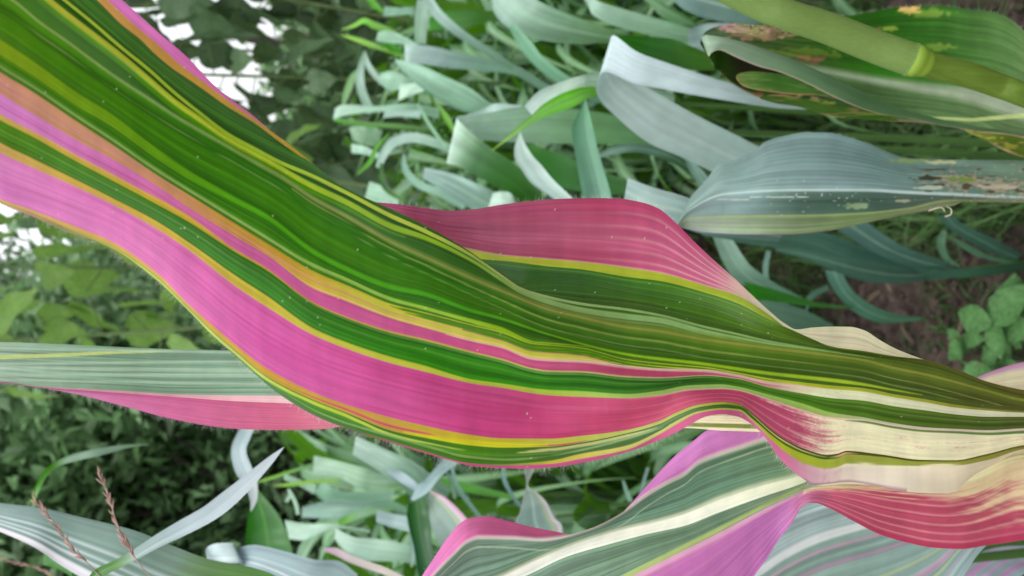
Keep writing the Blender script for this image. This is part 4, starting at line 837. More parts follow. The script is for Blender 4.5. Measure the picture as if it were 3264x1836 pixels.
def paint_G(X, Y, iv, tv, vn, Yk, xs):
    V = vn[:, None]
    a = [(2140, (138, 160, 152)), (2400, (134, 158, 158)), (2700, (128, 152, 156)), (2900, (116, 142, 138)), (3264, (112, 134, 112))]
    b = [(2140, (140, 162, 160)), (2350, (140, 162, 166)), (2550, (84, 112, 100)), (2800, (72, 100, 88)), (3264, (130, 130, 110))]
    c = [(2140, (176, 184, 176)), (2350, (158, 174, 144)), (2700, (130, 150, 96)), (3000, (128, 140, 100)), (3264, (150, 140, 120))]
    C = seqcol([a, b, c], iv, xs)
    C *= (1 + .16 * (vnoise(xs[None] / 500, V * 60, 161) - .5) + .2 * (vnoise(X / 160, V * 8, 162) - .5))[..., None]
    for k, t0 in enumerate(np.linspace(.08, .92, 12)):
        m = (iv == 0)[:, None] * np.exp(-((tv[:, None] - t0) / .010) ** 2) * .32 * (X < 3000)
        C += m[..., None] * (np.array((186, 204, 206.)) - C)
    line(C, Y, Yk[1], keys([(2140, 1), (2500, 2.5), (2900, 4.5), (3264, 5)], xs), (200, 212, 214), np.ones_like(X), soft=3)
    line(C, Y, Yk[2], keys([(2140, 2), (3000, 3), (3264, 1)], xs), (170, 176, 100), np.ones_like(X), s=.7)
    nb = (iv == 2)[:, None]
    for t0, h, c_ in ((.35, .03, (170, 150, 130)), (.55, .04, (188, 176, 150)), (.8, .03, (176, 180, 120))):
        m = nb * np.exp(-((tv[:, None] - t0) / h) ** 2) * .6
        C += m[..., None] * (np.array(c_, float) - C)
    m = nb * sstep(.9, .99, tv[:, None]) * .8
    C += m[..., None] * (np.array((170, 130, 180.)) * 0 + keys([(2140, (160, 140, 200)), (2300, (180, 150, 190)), (2500, (150, 110, 100)), (3264, (170, 130, 110))], xs)[None] - C)
    # damage
    n1 = vnoise(X / 22, Y / 7, 163) * .5 + vnoise(X / 7, Y / 4, 164) * .5
    dm = sstep(.56, .66, n1 + keys([(2780, -.6), (2850, -.35), (2950, -.10), (3050, .06), (3264, .12)], xs)[None] - .36 * np.abs((Y - keys([(2900, 560), (3264, 590)], xs)[None]) / 60) + .12)
    C += (dm * .85)[..., None] * (np.array((178, 154, 132.)) - C)
    dk = sstep(.74, .80, vnoise(X / 40, Y / 10, 165)) * sstep(2880, 3000, X) * (np.abs(Y - 570) < 45)
    C += (dk * .9)[..., None] * (np.array((84, 66, 50.)) - C)
    wh = (vnoise(X / 9, Y / 4, 166) > .93) * (np.abs(Y - 628) < 14) * (X > 2300) * 1.0 + (vnoise(X / 7, Y / 5, 167) > .972) * (X > 2420) * (Y > 570) * (Y < 690)
    C += (np.clip(wh, 0, 1) * .9)[..., None] * (np.array((226, 232, 226.)) - C)
    for cx, cy, rx, ry, c_ in ((2735, 656, 46, 10, (176, 190, 150)), (2880, 640, 24, 6, (190, 184, 150)), (2960, 568, 46, 9, (60, 56, 36)), (3060, 572, 50, 9, (120, 140, 60)), (2900, 512, 60, 6, (150, 170, 90)), (2960, 598, 40, 7, (200, 204, 186)), (3180, 596, 70, 9, (206, 180, 164)), (3000, 517, 50, 6, (206, 196, 150)), (2340, 636, 60, 2.5, (214, 222, 214)), (2480, 628, 90, 2.5, (214, 222, 214))):
        m = blot(X, Y, cx, cy, rx, ry, 170 + int(cx) % 13) * .9
        C += m[..., None] * (np.array(c_, float) - C)
    return np.clip(C, 0, 255)
leafG, X_, Y_, D_, Yk_, Dk_ = sheet('leaf', plantF, [GT, GM, GL, GB], [[(2140, .02), (2600, .03), (3600, .01)], 0.0, [(2140, 0), (2600, .012), (3000, .004), (3600, 0)], [(2140, .02), (2600, -.012), (3000, .0), (3600, .0)]],
    [(2140, .72), (2700, .66), (3264, .64), (3600, .62)], GXS, [70, 40, 30], lambda *a: paint_G(*a) * np.array((.84, .88, .85)), M_BLOOM, vein=.0004, wts=[1.3, .7, .5], label='blue grey leaf riddled with pale insect holes toward its base')
p_, o_ = margin(Yk_[0], Dk_[0], GXS, 2200, 2830, -1)
hairs('margin_hair', leafG, p_, o_, 110, .0022, .00007, M_HAIR, rs)
par = []
for pth in (([(2960, 672), (2990, 662), (3005, 664), (3012, 676)]), ([(3012, 690), (3030, 684), (3032, 668), (3018, 658)])):
    a = np.array(pth, float); s = smooth_interp(np.arange(4), a, np.linspace(0, 3, 14))
    co, f, _ = tube(P(s[:, 0], s[:, 1], np.full(14, .635)), np.linspace(.0005, .0002, 14), 5); par.append((co, f))
co, f, _ = join(par)
link('torn_fibre', mesh_np('torn_fibre', co - origin(leafG), f), plain_mat('dry_fibre', tuple(lin((214, 196, 170))), var=.1, bump=0), leafG)

# ------------------------------------------------------------------ mid-ground corn plants with individually traced leaves
def corn(label, base_px, group=None, h=None, stalk=True):
    b = P(*base_px)
    t = thing('corn_plant', label, 'corn plant', (float(b[0]), float(b[1]), 0), 0, group)
    if stalk:
        z = max(.1, float(b[2]) if h is None else h)
        path = np.array([[0, 0, -.02], [.004, .0, z * .5], [0, .004, z]])
        co, f, uv = tube(smooth_interp(np.arange(3), path, np.linspace(0, 2, 16)), np.linspace(.009, .0028, 16), 8)
        link('stalk', mesh_np('stalk', co, f), M_DSTALK, t)
    return t
seed_ = [200]
def L(pl, rows, cols, rib=(190, 205, 190), **k):
    seed_[0] += 1
    k.setdefault('n', 36); k.setdefault('nv', 15); k.setdefault('rip', .02)
    m = k.pop('mat', M_MID)
    g_ = k.pop('tone', (.87, .915, .885) if rows[0][4] < 1.15 else (.81, .90, .83))
    tone = lambda c: tuple(np.array(c, float) * np.array(g_))
    cols = [(q_[0], tone(q_[1])) for q_ in cols] if not isinstance(cols[0], (int, float)) else tone(cols)
    if rib is not None: rib = tone(rib)
    return strip('leaf', pl, rows, cols, m, rib=rib, seed=seed_[0], **k)

pl = corn('blue grey corn plant whose wide leaf bends into a sharp fold', (2620, 330, 1.02), h=.5)
L(pl, [(2620, 560, 2500, 680, 1.02), (2480, 500, 2390, 610, 1.02), (2350, 432, 2268, 547, 1.01), (2240, 378, 2170, 500, 1.0), (2140, 323, 2059, 450, .99), (2047, 268, 1954, 363, .98), (1990, 225, 1912, 318, .97), (1950, 160, 1901, 275, .955), (1956, 113, 1928, 228, .94), (2031, 165, 2016, 264, .93), (2140, 205, 2109, 283, .93), (2233, 236, 2202, 301, .93), (2350, 272, 2350, 326, .94), (2480, 300, 2480, 345, .97), (2620, 335, 2620, 350, 1.0)],
  [(0, (150, 176, 166)), (.3, (196, 210, 206)), (.45, (186, 204, 196)), (.6, (204, 214, 218)), (.8, (194, 206, 208)), (1, (166, 184, 178))], n=120, nv=31, fold=.03, streak=.04, tone=(.90, .935, .93), rib=(214, 222, 220), label='wide pale leaf sharply folded back on itself')
L(pl, [(1960, 112, 1961, 117, .95), (2010, 113, 2000, 146, .97), (2060, 116, 2050, 176, .98), (2140, 124, 2140, 206, .985), (2190, 142, 2200, 222, .99), (2260, 170, 2280, 225, 1.0)], [(0, (60, 130, 40)), (.5, (48, 108, 34)), (1, (76, 118, 44))], rib=None, fold=.1, label='dark green underside of the folded leaf')
L(pl, [(2196, 93, 2187, 202, 1.05), (2249, 75, 2264, 205, 1.05), (2330, 75, 2350, 210, 1.04), (2450, 100, 2450, 215, 1.03), (2600, 200, 2600, 290, 1.0)], [(0, (146, 166, 166)), (1, (130, 150, 145))])
L(pl, [(2184, 509, 2214, 517, 1.15), (2193, 535, 2240, 545, 1.15), (2205, 558, 2257, 569, 1.15), (2260, 640, 2300, 640, 1.15)], (146, 168, 166))
L(pl, [(2001, 567, 1986, 655, .80), (2080, 597, 2060, 700, .79), (2190, 629, 2160, 720, .78), (2320, 680, 2260, 750, .78), (2500, 740, 2480, 770, .80)], [(0, (160, 180, 180)), (1, (120, 145, 140))])

pl = corn('corn plant with upright teal leaf above the pink hump', (1930, 585, 1.05), h=.72)
L(pl, [(1864, 314, 1866, 314, 1.0), (1845, 358, 1876, 350, .99), (1823, 408, 1891, 411, .98), (1831, 479, 1907, 482, .97), (1845, 561, 1931, 561, .96), (1858, 629, 1950, 632, .95), (1880, 730, 1970, 730, .96), (1915, 800, 1945, 800, .98)], [(0, (104, 156, 118)), (.4, (122, 168, 140)), (.8, (128, 168, 150)), (1, (110, 150, 130))], rib=None, fold=.28, nv=13, streak=.2, label='upright teal green leaf pointing up')
pl = corn('corn plant with small white sheened leaf beside the upright teal leaf', (1800, 560, 1.15), h=.8)
L(pl, [(1657, 420, 1659, 420, 1.12), (1641, 465, 1672, 455, 1.1), (1640, 500, 1700, 500, 1.09), (1654, 526, 1728, 530, 1.08), (1695, 585, 1765, 575, 1.07), (1768, 638, 1830, 638, 1.06), (1850, 720, 1890, 720, 1.05), (1935, 850, 1950, 850, 1.05)], [(0, (205, 222, 214)), (.5, (216, 230, 228)), (1, (190, 210, 205))], rib=(180, 196, 196), fold=.12)  # the white sheen is painted as leaf colour
pl = corn('corn plant with bright green furled leaf left of the folded leaf', (2300, 420, 1.12), h=.85)
L(pl, [(2150, 300, 2150, 330, 1.08), (1926, 231, 1904, 276, 1.08), (1860, 239, 1850, 284, 1.08), (1798, 258, 1800, 302, 1.09), (1721, 289, 1750, 330, 1.10), (1671, 337, 1700, 372, 1.11)], [(0, (130, 160, 135)), (.5, (168, 188, 172)), (1, (190, 206, 204))])
L(pl, [(2150, 330, 2150, 350, 1.06), (1905, 279, 1910, 308, 1.05), (1814, 289, 1829, 340, 1.05), (1736, 329, 1742, 371, 1.06), (1690, 372, 1692, 395, 1.07), (1643, 411, 1652, 423, 1.08), (1603, 449, 1606, 454, 1.09), (1566, 481, 1567, 482, 1.1)], [(0, (60, 110, 10)), (.3, (98, 176, 8)), (.6, (96, 160, 20)), (1, (170, 205, 80))], rib=(54, 104, 20), fold=.25, label='vivid green furled leaf')
pl = corn('corn plant with broad pale leaf that folds down into a dark green limb', (2330, 460, 1.35), h=.75)
L(pl, [(2330, 440, 2330, 480, 1.35), (2116, 400, 2116, 461, 1.34), (1953, 365, 1953, 460, 1.33), (1817, 345, 1817, 458, 1.32), (1668, 340, 1668, 455, 1.31), (1543, 362, 1543, 447, 1.3), (1490, 368, 1500, 440, 1.29), (1456, 374, 1425, 512, 1.28), (1500, 420, 1462, 530, 1.26), (1566, 472, 1531, 567, 1.26), (1650, 530, 1600, 606, 1.27), (1705, 595, 1660, 640, 1.28), (1790, 690, 1740, 720, 1.3)],
  [(0, (90, 130, 90)), (.2, (112, 150, 104)), (.35, (165, 188, 170)), (.5, (205, 218, 212)), (.60, (222, 228, 226)), (.66, (150, 175, 150)), (.72, (84, 130, 80)), (.85, (64, 120, 40)), (1, (50, 105, 25))], n=110, nv=15, fold=.06, rib=None, rip=.03)  # white around the fold is a highlight painted into the colour
L(pl, [(1660, 336, 1655, 360, 1.36), (1580, 330, 1585, 362, 1.37), (1545, 345, 1560, 372, 1.38), (1470, 372, 1480, 400, 1.38)], (196, 208, 214))
pl = corn('corn plant at the top edge with a very wide drooping leaf', (2400, 180, 1.45), h=.6)
L(pl, [(2300, 180, 2300, 200, 1.45), (2021, 115, 1957, 141, 1.42), (1893, 73, 1850, 141, 1.41), (1786, 34, 1722, 128, 1.40), (1709, -2, 1636, 98, 1.40), (1650, -50, 1585, 56, 1.42), (1600, -90, 1563, 0, 1.44), (1600, -160, 1560, -90, 1.46)], [(0, (110, 140, 90)), (.25, (120, 152, 112)), (.45, (160, 186, 166)), (.7, (196, 210, 208)), (1, (180, 200, 190))], n=60, nv=15, fold=.22, streak=.25)
L(pl, [(1626, 84, 1640, 78, 1.34), (1628, 100, 1660, 98, 1.34), (1659, 155, 1696, 137, 1.33), (1705, 211, 1736, 186, 1.33), (1774, 262, 1820, 248, 1.34), (1900, 330, 1940, 320, 1.38)], [(0, (160, 200, 175)), (.5, (150, 196, 170)), (1, (130, 165, 145))], rib=(110, 160, 130))
L(pl, [(2400, 140, 2400, 170, 1.4), (2202, 90, 2171, 131, 1.38), (2140, 71, 2047, 107, 1.37), (1985, 28, 1954, 81, 1.36), (1905, 2, 1892, 50, 1.36), (1872, -30, 1870, 10, 1.38), (1800, -90, 1810, -70, 1.4)], [(0, (120, 150, 120)), (.4, (160, 185, 165)), (.7, (186, 204, 196)), (1, (150, 175, 150))], fold=.15)
L(pl, [(2560, 50, 2500, 110, 1.15), (2450, 5, 2380, 80, 1.15), (2300, -40, 2264, 62, 1.16), (2200, -60, 2187, 34, 1.17), (2120, -70, 2149, 5, 1.18)], [(0, (96, 124, 118)), (1, (112, 138, 140))])
pl = corn('corn plant with long lilac grey leaf lying across the upper middle', (1900, 320, 1.75), h=.85)
L(pl, [(1900, 330, 1880, 345, 1.75), (1750, 270, 1730, 290, 1.74), (1650, 211, 1640, 240, 1.73), (1543, 183, 1519, 225, 1.72), (1472, 171, 1449, 218, 1.71), (1390, 150, 1379, 209, 1.70), (1320, 141, 1310, 199, 1.70), (1289, 141, 1291, 196, 1.71)], [(0, (110, 140, 120)), (.4, (140, 168, 155)), (.7, (178, 188, 200)), (1, (196, 206, 208))], n=60, rib=None)
L(pl, [(1640, 208, 1630, 222, 1.66), (1555, 148, 1545, 170, 1.65), (1500, 112, 1486, 136, 1.64), (1455, 78, 1436, 102, 1.63), (1408, 34, 1384, 58, 1.63), (1380, -5, 1348, -2, 1.64), (1340, -60, 1320, -40, 1.66)], [(0, (120, 148, 130)), (.4, (170, 188, 186)), (1, (210, 218, 224))], rib=None)
L(pl, [(1370, 0, 1330, 0, 1.7), (1362, 60, 1322, 50, 1.69), (1358, 140, 1320, 138, 1.69)], [(0, (205, 215, 215)), (1, (150, 175, 155))])
L(pl, [(1369, 56, 1369, 98, 1.78), (1425, 34, 1449, 91, 1.78), (1496, 32, 1508, 83, 1.78), (1578, 37, 1566, 68, 1.79), (1680, 60, 1680, 75, 1.8)], [(0, (62, 150, 4)), (.4, (60, 125, 14)), (1, (66, 110, 40))], rib=(90, 150, 40), label='dark vivid green blade')
L(pl, [(1260, 188, 1262, 202, 1.88), (1330, 203, 1310, 252, 1.86), (1400, 235, 1375, 302, 1.85), (1500, 282, 1465, 352, 1.85), (1565, 330, 1545, 372, 1.86), (1700, 400, 1690, 420, 1.88)], [(0, (180, 206, 196)), (.5, (166, 196, 180)), (1, (130, 165, 140))], fold=.2, streak=.25)
pl = corn('corn plant with yellow green leaf tips against the shrub at the top', (1500, 260, 2.1), h=.95)
L(pl, cl([(1088, 95, 1, 2.1), (1128, 82, 6, 2.08), (1160, 66, 9, 2.06), (1195, 82, 11, 2.05), (1245, 98, 8, 2.04), (1305, 140, 4, 2.04)]), [(0, (150, 190, 60)), (.4, (126, 200, 10)), (.8, (120, 170, 40)), (1, (100, 140, 70))], rib=None, label='yellow green leaf tip')
L(pl, cl([(1086, 111, 1, 2.1), (1130, 124, 7, 2.08), (1180, 142, 9, 2.06), (1245, 166, 5, 2.05), (1330, 200, 4, 2.04)]), [(0, (150, 195, 40)), (1, (120, 165, 60))], rib=None)
L(pl, cl([(1165, -20, 10, 2.0), (1190, 12, 11, 2.0), (1222, 40, 6, 2.0)]), (96, 170, 8), rib=None)
L(pl, [(1205, 100, 1198, 130, 2.0), (1240, 98, 1235, 136, 2.0), (1280, 112, 1290, 142, 2.0), (1330, 140, 1335, 155, 2.0)], (190, 215, 200), rib=None)
L(pl, [(1200, 132, 1210, 140, 2.03), (1240, 131, 1250, 165, 2.03), (1275, 150, 1290, 172, 2.03)], (70, 150, 10), rib=None)
L(pl, [(1225, 20, 1222, 52, 2.0), (1270, 24, 1262, 50, 2.0), (1320, 20, 1320, 44, 2.0)], (165, 195, 180), rib=None)
pl = corn('corn plant with forked white drooping leaves at the left of the stand', (1450, 420, 2.15), h=.95)
L(pl, cl([(1163, 160, 2, 2.12), (1152, 205, 10, 2.1), (1147, 260, 14, 2.1), (1160, 310, 14, 2.11), (1185, 360, 14, 2.12)]), [(0, (170, 190, 180)), (.5, (206, 218, 218)), (1, (180, 205, 190))], rib=None)
L(pl, cl([(1163, 165, 2, 2.1), (1172, 205, 9, 2.1), (1195, 240, 9, 2.1), (1225, 268, 8, 2.1)]), (206, 216, 216), rib=None)
L(pl, cl([(1150, 215, 2, 2.1), (1125, 245, 11, 2.1), (1105, 295, 11, 2.1), (1090, 345, 4, 2.1)]), (150, 185, 130), rib=None)
L(pl, [(1275, 270, 1269, 322, 1.95), (1310, 266, 1300, 308, 1.93), (1348, 264, 1345, 292, 1.92), (1368, 282, 1366, 285, 1.92)], (216, 230, 218), rib=None, rip=.06)
L(pl, [(1212, 232, 1208, 268, 2.0), (1250, 226, 1250, 290, 1.99), (1290, 240, 1290, 280, 1.99), (1340, 265, 1335, 285, 2.0)], (186, 212, 196), rib=None, fold=.2)
L(pl, [(1068, 345, 1062, 380, 2.0), (1100, 333, 1112, 366, 1.99), (1200, 338, 1200, 357, 1.98), (1300, 330, 1300, 358, 1.97), (1400, 345, 1400, 378, 1.97)], [(0, (206, 218, 214)), (.5, (180, 205, 190)), (1, (160, 190, 170))], rib=None)
L(pl, cl([(1063, 378, 7, 2.02), (1100, 388, 8, 2.01), (1180, 397, 8, 2.0), (1260, 402, 8, 1.99), (1370, 412, 6, 1.98)]), [(0, (80, 165, 10)), (.5, (88, 150, 30)), (1, (90, 135, 60))], rib=None, label='bright green blade edge')
L(pl, [(1225, 350, 1222, 376, 1.93), (1270, 352, 1275, 372, 1.93), (1340, 350, 1340, 378, 1.93)], (200, 215, 215), rib=None)
pl = corn('corn plant with curled arching leaves just left of the pink hump', (1560, 640, 1.8), h=.8)
L(pl, cl([(1205, 535, 9, 1.9), (1222, 492, 14, 1.89), (1252, 455, 16, 1.88), (1310, 438, 16, 1.87), (1370, 450, 15, 1.86), (1440, 478, 12, 1.86), (1520, 530, 8, 1.87)]), [(0, (196, 214, 210)), (.4, (200, 214, 216)), (1, (165, 195, 170))], rib=None, n=50)
L(pl, [(1355, 534, 1346, 568, 1.62), (1449, 555, 1402, 603, 1.61), (1530, 590, 1496, 662, 1.6), (1610, 630, 1570, 705, 1.6), (1700, 700, 1690, 740, 1.62)], [(0, (178, 192, 200)), (.4, (156, 180, 178)), (1, (120, 155, 130))], streak=.25)
L(pl, cl([(1287, 492, 3, 1.75), (1292, 540, 11, 1.74), (1330, 585, 12, 1.73), (1400, 615, 12, 1.72), (1480, 660, 10, 1.72)]), (164, 194, 182), rib=None)
L(pl, cl([(1215, 520, 4, 1.8), (1216, 570, 10, 1.8), (1240, 610, 9, 1.8), (1290, 640, 5, 1.8)]), [(0, (60, 120, 20)), (.5, (50, 100, 30)), (1, (90, 150, 30))], rib=None)
L(pl, [(1178, 578, 1160, 640, 1.95), (1225, 596, 1215, 655, 1.94), (1275, 628, 1260, 668, 1.93)], (186, 212, 196), rib=None)
L(pl, [(1120, 458, 1120, 488, 2.05), (1160, 466, 1160, 492, 2.04), (1210, 490, 1200, 505, 2.03)], (196, 218, 206), rib=None)
L(pl, [(1112, 405, 1125, 450, 2.06), (1160, 400, 1165, 462, 2.05), (1220, 415, 1205, 470, 2.05)], (150, 182, 150), rib=None)
L(pl, cl([(1240, 425, 2, 1.85), (1200, 470, 6, 1.85), (1180, 515, 8, 1.85), (1140, 555, 3, 1.85)]), (104, 176, 30), rib=None)
L(pl, [(1571, 616, 1556, 662, 1.25), (1600, 610, 1602, 672, 1.24), (1632, 620, 1640, 675, 1.24), (1650, 680, 1680, 700, 1.25)], (214, 224, 220), rib=None)
L(pl, cl([(1330, 330, 4, 1.8), (1370, 400, 6, 1.79), (1420, 470, 5, 1.78)]), (170, 204, 180), rib=None)
L(pl, cl([(1395, 330, 3, 1.7), (1425, 380, 10, 1.7), (1455, 430, 5, 1.7)]), (128, 180, 60), rib=None)
pl = corn('corn plant with dark arching leaf below the folded leaf', (2300, 600, 1.4), h=.6)
L(pl, cl([(1905, 500, 5, 1.3), (1945, 484, 12, 1.3), (2010, 472, 13, 1.3), (2080, 480, 16, 1.31), (2150, 505, 16, 1.32), (2230, 560, 10, 1.35)]), [(0, (132, 152, 152)), (.5, (112, 140, 130)), (1, (60, 96, 66))])
L(pl, [(1680, 455, 1680, 500, 1.5), (1740, 475, 1720, 560, 1.5), (1830, 510, 1800, 600, 1.5), (1960, 560, 1940, 620, 1.5), (2100, 600, 2100, 620, 1.5)], [(0, (50, 125, 20)), (.5, (62, 122, 52)), (1, (70, 110, 60))], rib=None)

# low leaves over the soil, right of centre
pl = corn('low corn plant with long dark teal leaf over the bare soil', (3264, 850, 1.55), h=.12)
L(pl, [(2240, 733, 2240, 752, 1.32), (2400, 730, 2407, 782, 1.33), (2614, 738, 2531, 800, 1.34), (2760, 790, 2690, 868, 1.36), (2930, 845, 2850, 892, 1.40), (3050, 856, 3000, 888, 1.44), (3180, 846, 3150, 878, 1.49), (3300, 830, 3290, 856, 1.55)], [(0, (86, 118, 104)), (.5, (84, 118, 112)), (1, (60, 92, 72))], rib=(104, 142, 124), nv=15)
L(pl, [(2740, 690, 2620, 700, 1.3), (2800, 735, 2676, 738, 1.32), (2870, 780, 2780, 802, 1.34), (2945, 810, 2900, 850, 1.38), (3030, 838, 3010, 866, 1.44)], [(0, (100, 128, 130)), (1, (80, 110, 104))])
L(pl, [(2469, 790, 2475, 802, 1.25), (2540, 788, 2560, 826, 1.26), (2650, 808, 2660, 864, 1.28), (2760, 828, 2750, 895, 1.32), (2870, 852, 2865, 904, 1.38), (2990, 862, 2987, 888, 1.44)], [(0, (100, 134, 122)), (1, (84, 112, 106))], nv=13)
L(pl, [(2686, 868, 2628, 860, 1.3), (2700, 900, 2645, 905, 1.32), (2730, 938, 2680, 955, 1.35), (2790, 978, 2740, 1005, 1.4), (2862, 1002, 2810, 1029, 1.46), (2950, 1012, 2920, 1024, 1.54)], [(0, (104, 140, 132)), (1, (84, 124, 104))])
pl = corn('low corn plant with a bright green leaf above the cream hump', (2760, 985, 1.5), h=.04)
L(pl, [(2337, 766, 2272, 755, 1.15), (2386, 840, 2303, 832, 1.17), (2430, 875, 2345, 895, 1.2), (2480, 908, 2410, 930, 1.24), (2560, 950, 2500, 975, 1.3)], [(0, (160, 180, 170)), (1, (110, 140, 130))])
L(pl, [(2370, 900, 2400, 950, 1.12), (2430, 912, 2440, 958, 1.14), (2490, 930, 2490, 964, 1.17), (2614, 965, 2614, 980, 1.27), (2740, 978, 2740, 984, 1.4)], [(0, (66, 150, 50)), (1, (86, 130, 76))], rib=None, label='short bright green leaf')
L(pl, [(2400, 955, 2440, 1010, 1.1), (2470, 962, 2500, 1060, 1.12), (2560, 985, 2580, 1080, 1.16), (2655, 1035, 2660, 1090, 1.22)], [(0, (128, 160, 142)), (1, (96, 130, 110))], rib=None)
L(pl, cl([(2450, 800, 8, 1.4), (2440, 850, 9, 1.42), (2445, 900, 8, 1.45), (2470, 950, 4, 1.5)]), (140, 164, 160), rib=None)
L(pl, cl([(2570, 990, 4, 1.4), (2585, 945, 10, 1.42), (2640, 915, 9, 1.45)]), (120, 150, 140), rib=None)
pl = corn('small corn seedling with narrow leaves at the right edge above the weed', (3300, 860, 1.65), h=.06)
L(pl, [(3036, 683, 2987, 687, 1.5), (3070, 715, 3028, 732, 1.52), (3152, 753, 3111, 784, 1.55), (3235, 797, 3194, 822, 1.6), (3310, 830, 3290, 850, 1.65)], (88, 122, 112))
L(pl, cl([(3030, 755, 3, 1.5), (3080, 788, 10, 1.52), (3150, 820, 8, 1.56), (3240, 840, 5, 1.62)]), (124, 160, 136), rib=None)
L(pl, cl([(3010, 735, 9, 1.6), (2999, 775, 14, 1.6), (3018, 825, 10, 1.62), (3060, 850, 4, 1.66)]), (130, 164, 140), rib=None)

# below the big leaf
pl = corn('corn plant under the big leaf with a leaf pinched into a V', (1560, 1640, 1.3), h=.85)
L(pl, [(1134, 1390, 1124, 1450, 1.32), (1202, 1420, 1179, 1484, 1.31), (1260, 1446, 1237, 1522, 1.30), (1319, 1473, 1275, 1546, 1.3), (1370, 1510, 1320, 1592, 1.31), (1440, 1560, 1400, 1620, 1.33)], [(0, (200, 210, 210)), (.4, (170, 190, 180)), (1, (130, 160, 140))], rib=(150, 178, 164), nv=15, fold=.14, streak=.2)
L(pl, cl([(1235, 1500, 6, 1.26), (1275, 1518, 15, 1.26), (1315, 1545, 13, 1.25), (1345, 1572, 8, 1.25)]), (192, 196, 220), rib=(230, 226, 236))
L(pl, [(1430, 1440, 1500, 1450, 1.15), (1402, 1473, 1450, 1484, 1.15), (1355, 1529, 1402, 1522, 1.14), (1331, 1547, 1366, 1567, 1.14), (1308, 1592, 1320, 1596, 1.15)], [(0, (170, 182, 186)), (.5, (186, 196, 214)), (1, (190, 200, 220))], rib=None)
L(pl, [(1000, 1452, 998, 1510, 1.62), (1085, 1471, 1085, 1526, 1.61), (1150, 1488, 1145, 1556, 1.6), (1200, 1504, 1190, 1564, 1.6), (1265, 1530, 1265, 1540, 1.6)], [(0, (206, 222, 212)), (.5, (172, 198, 172)), (1, (130, 160, 134))], nv=11)
pl = corn('corn plant with dark green leaf hanging beside the pinched leaf', (1400, 1900, 1.15), h=.6)
L(pl, [(1302, 1606, 1350, 1586, 1.16), (1297, 1644, 1370, 1640, 1.16), (1305, 1690, 1374, 1690, 1.15), (1318, 1740, 1380, 1750, 1.15), (1335, 1836, 1410, 1840, 1.15), (1370, 1960, 1420, 1960, 1.15)], [(0, (54, 110, 40)), (.5, (52, 100, 58)), (1, (46, 90, 60))], rib=(100, 150, 70), fold=.2)
L(pl, [(1372, 1562, 1362, 1584, 1.08), (1405, 1578, 1366, 1630, 1.08), (1437, 1600, 1374, 1676, 1.07), (1486, 1652, 1402, 1740, 1.06), (1530, 1730, 1450, 1820, 1.06), (1560, 1850, 1500, 1890, 1.06)], [(0, (150, 165, 150)), (.5, (156, 174, 168)), (1, (130, 150, 140))], nv=17, rib=None, stripes=((.05, .06, (214, 150, 190)), (.22, .03, (206, 206, 140)), (.14, .03, (216, 190, 206))), label='grey leaf with pink and cream edge')
L(pl, [(1202, 1624, 1199, 1664, 1.22), (1260, 1638, 1250, 1682, 1.22), (1300, 1648, 1300, 1695, 1.21), (1322, 1690, 1306, 1702, 1.2), (1326, 1740, 1306, 1745, 1.2), (1314, 1808, 1308, 1808, 1.2)], [(0, (190, 198, 214)), (.5, (170, 184, 194)), (1, (160, 180, 176))], rib=None)
L(pl, [(1069, 1683, 1066, 1718, 1.35), (1128, 1711, 1103, 1760, 1.34), (1221, 1720, 1170, 1786, 1.33), (1310, 1742, 1300, 1794, 1.32), (1400, 1800, 1390, 1830, 1.32)], [(0, (208, 220, 216)), (.5, (180, 200, 190)), (1, (130, 160, 140))], rib=None, nv=13, rip=.05)
pl = corn('corn plant with pointed grey leaf seen between the big leaf and the pink hump', (1740, 1900, .9), h=.55)
L(pl, [(1672, 1440, 1710, 1440, .86), (1672, 1500, 1700, 1500, .86), (1677, 1545, 1683, 1546, .85), (1669, 1577, 1712, 1570, .85), (1658, 1631, 1742, 1600, .84), (1642, 1666, 1768, 1650, .84), (1640, 1720, 1794, 1693, .84), (1680, 1850, 1760, 1850, .86)], [(0, (110, 130, 115)), (.35, (170, 180, 170)), (.6, (140, 164, 160)), (1, (130, 158, 150))], rib=(186, 202, 200), nv=17, stripes=((.93, .05, (200, 170, 180)), (.82, .03, (150, 160, 110)), (.02, .04, (190, 180, 190))), n=50)
pl = corn('corn plant with hair thin arching leaves in the gap under the big leaf', (1720, 1760, 1.5), h=.5)
L(pl, cl([(1440, 1480, 6, 1.3), (1446, 1520, 7, 1.3), (1466, 1565, 8, 1.31), (1500, 1612, 7, 1.32), (1540, 1660, 6, 1.34)]), (150, 180, 176), rib=None)
L(pl, cl([(1422, 1500, 3, 1.35), (1440, 1545, 5, 1.35), (1450, 1590, 4, 1.36)]), (150, 175, 165), rib=None)
L(pl, cl([(1602, 1480, 6, 1.3), (1608, 1530, 7, 1.3), (1630, 1575, 6, 1.31), (1665, 1620, 5, 1.33)]), (140, 166, 170), rib=None)
L(pl, cl([(1985, 1530, 3, 1.4), (1998, 1570, 7, 1.4), (2012, 1606, 7, 1.4), (2030, 1660, 5, 1.4)]), (150, 180, 166), rib=None)
L(pl, cl([(2065, 1490, 5, 1.3), (2050, 1540, 5, 1.3), (2040, 1580, 5, 1.3)]), (140, 160, 160), rib=None)
L(pl, cl([(1380, 1530, 14, 1.6), (1480, 1552, 15, 1.6), (1560, 1570, 12, 1.6), (1660, 1590, 6, 1.6)]), (78, 146, 24), rib=None)
pl = corn('corn plant with layered pale green leaves near the lower middle', (1330, 1680, 1.7), h=.8)
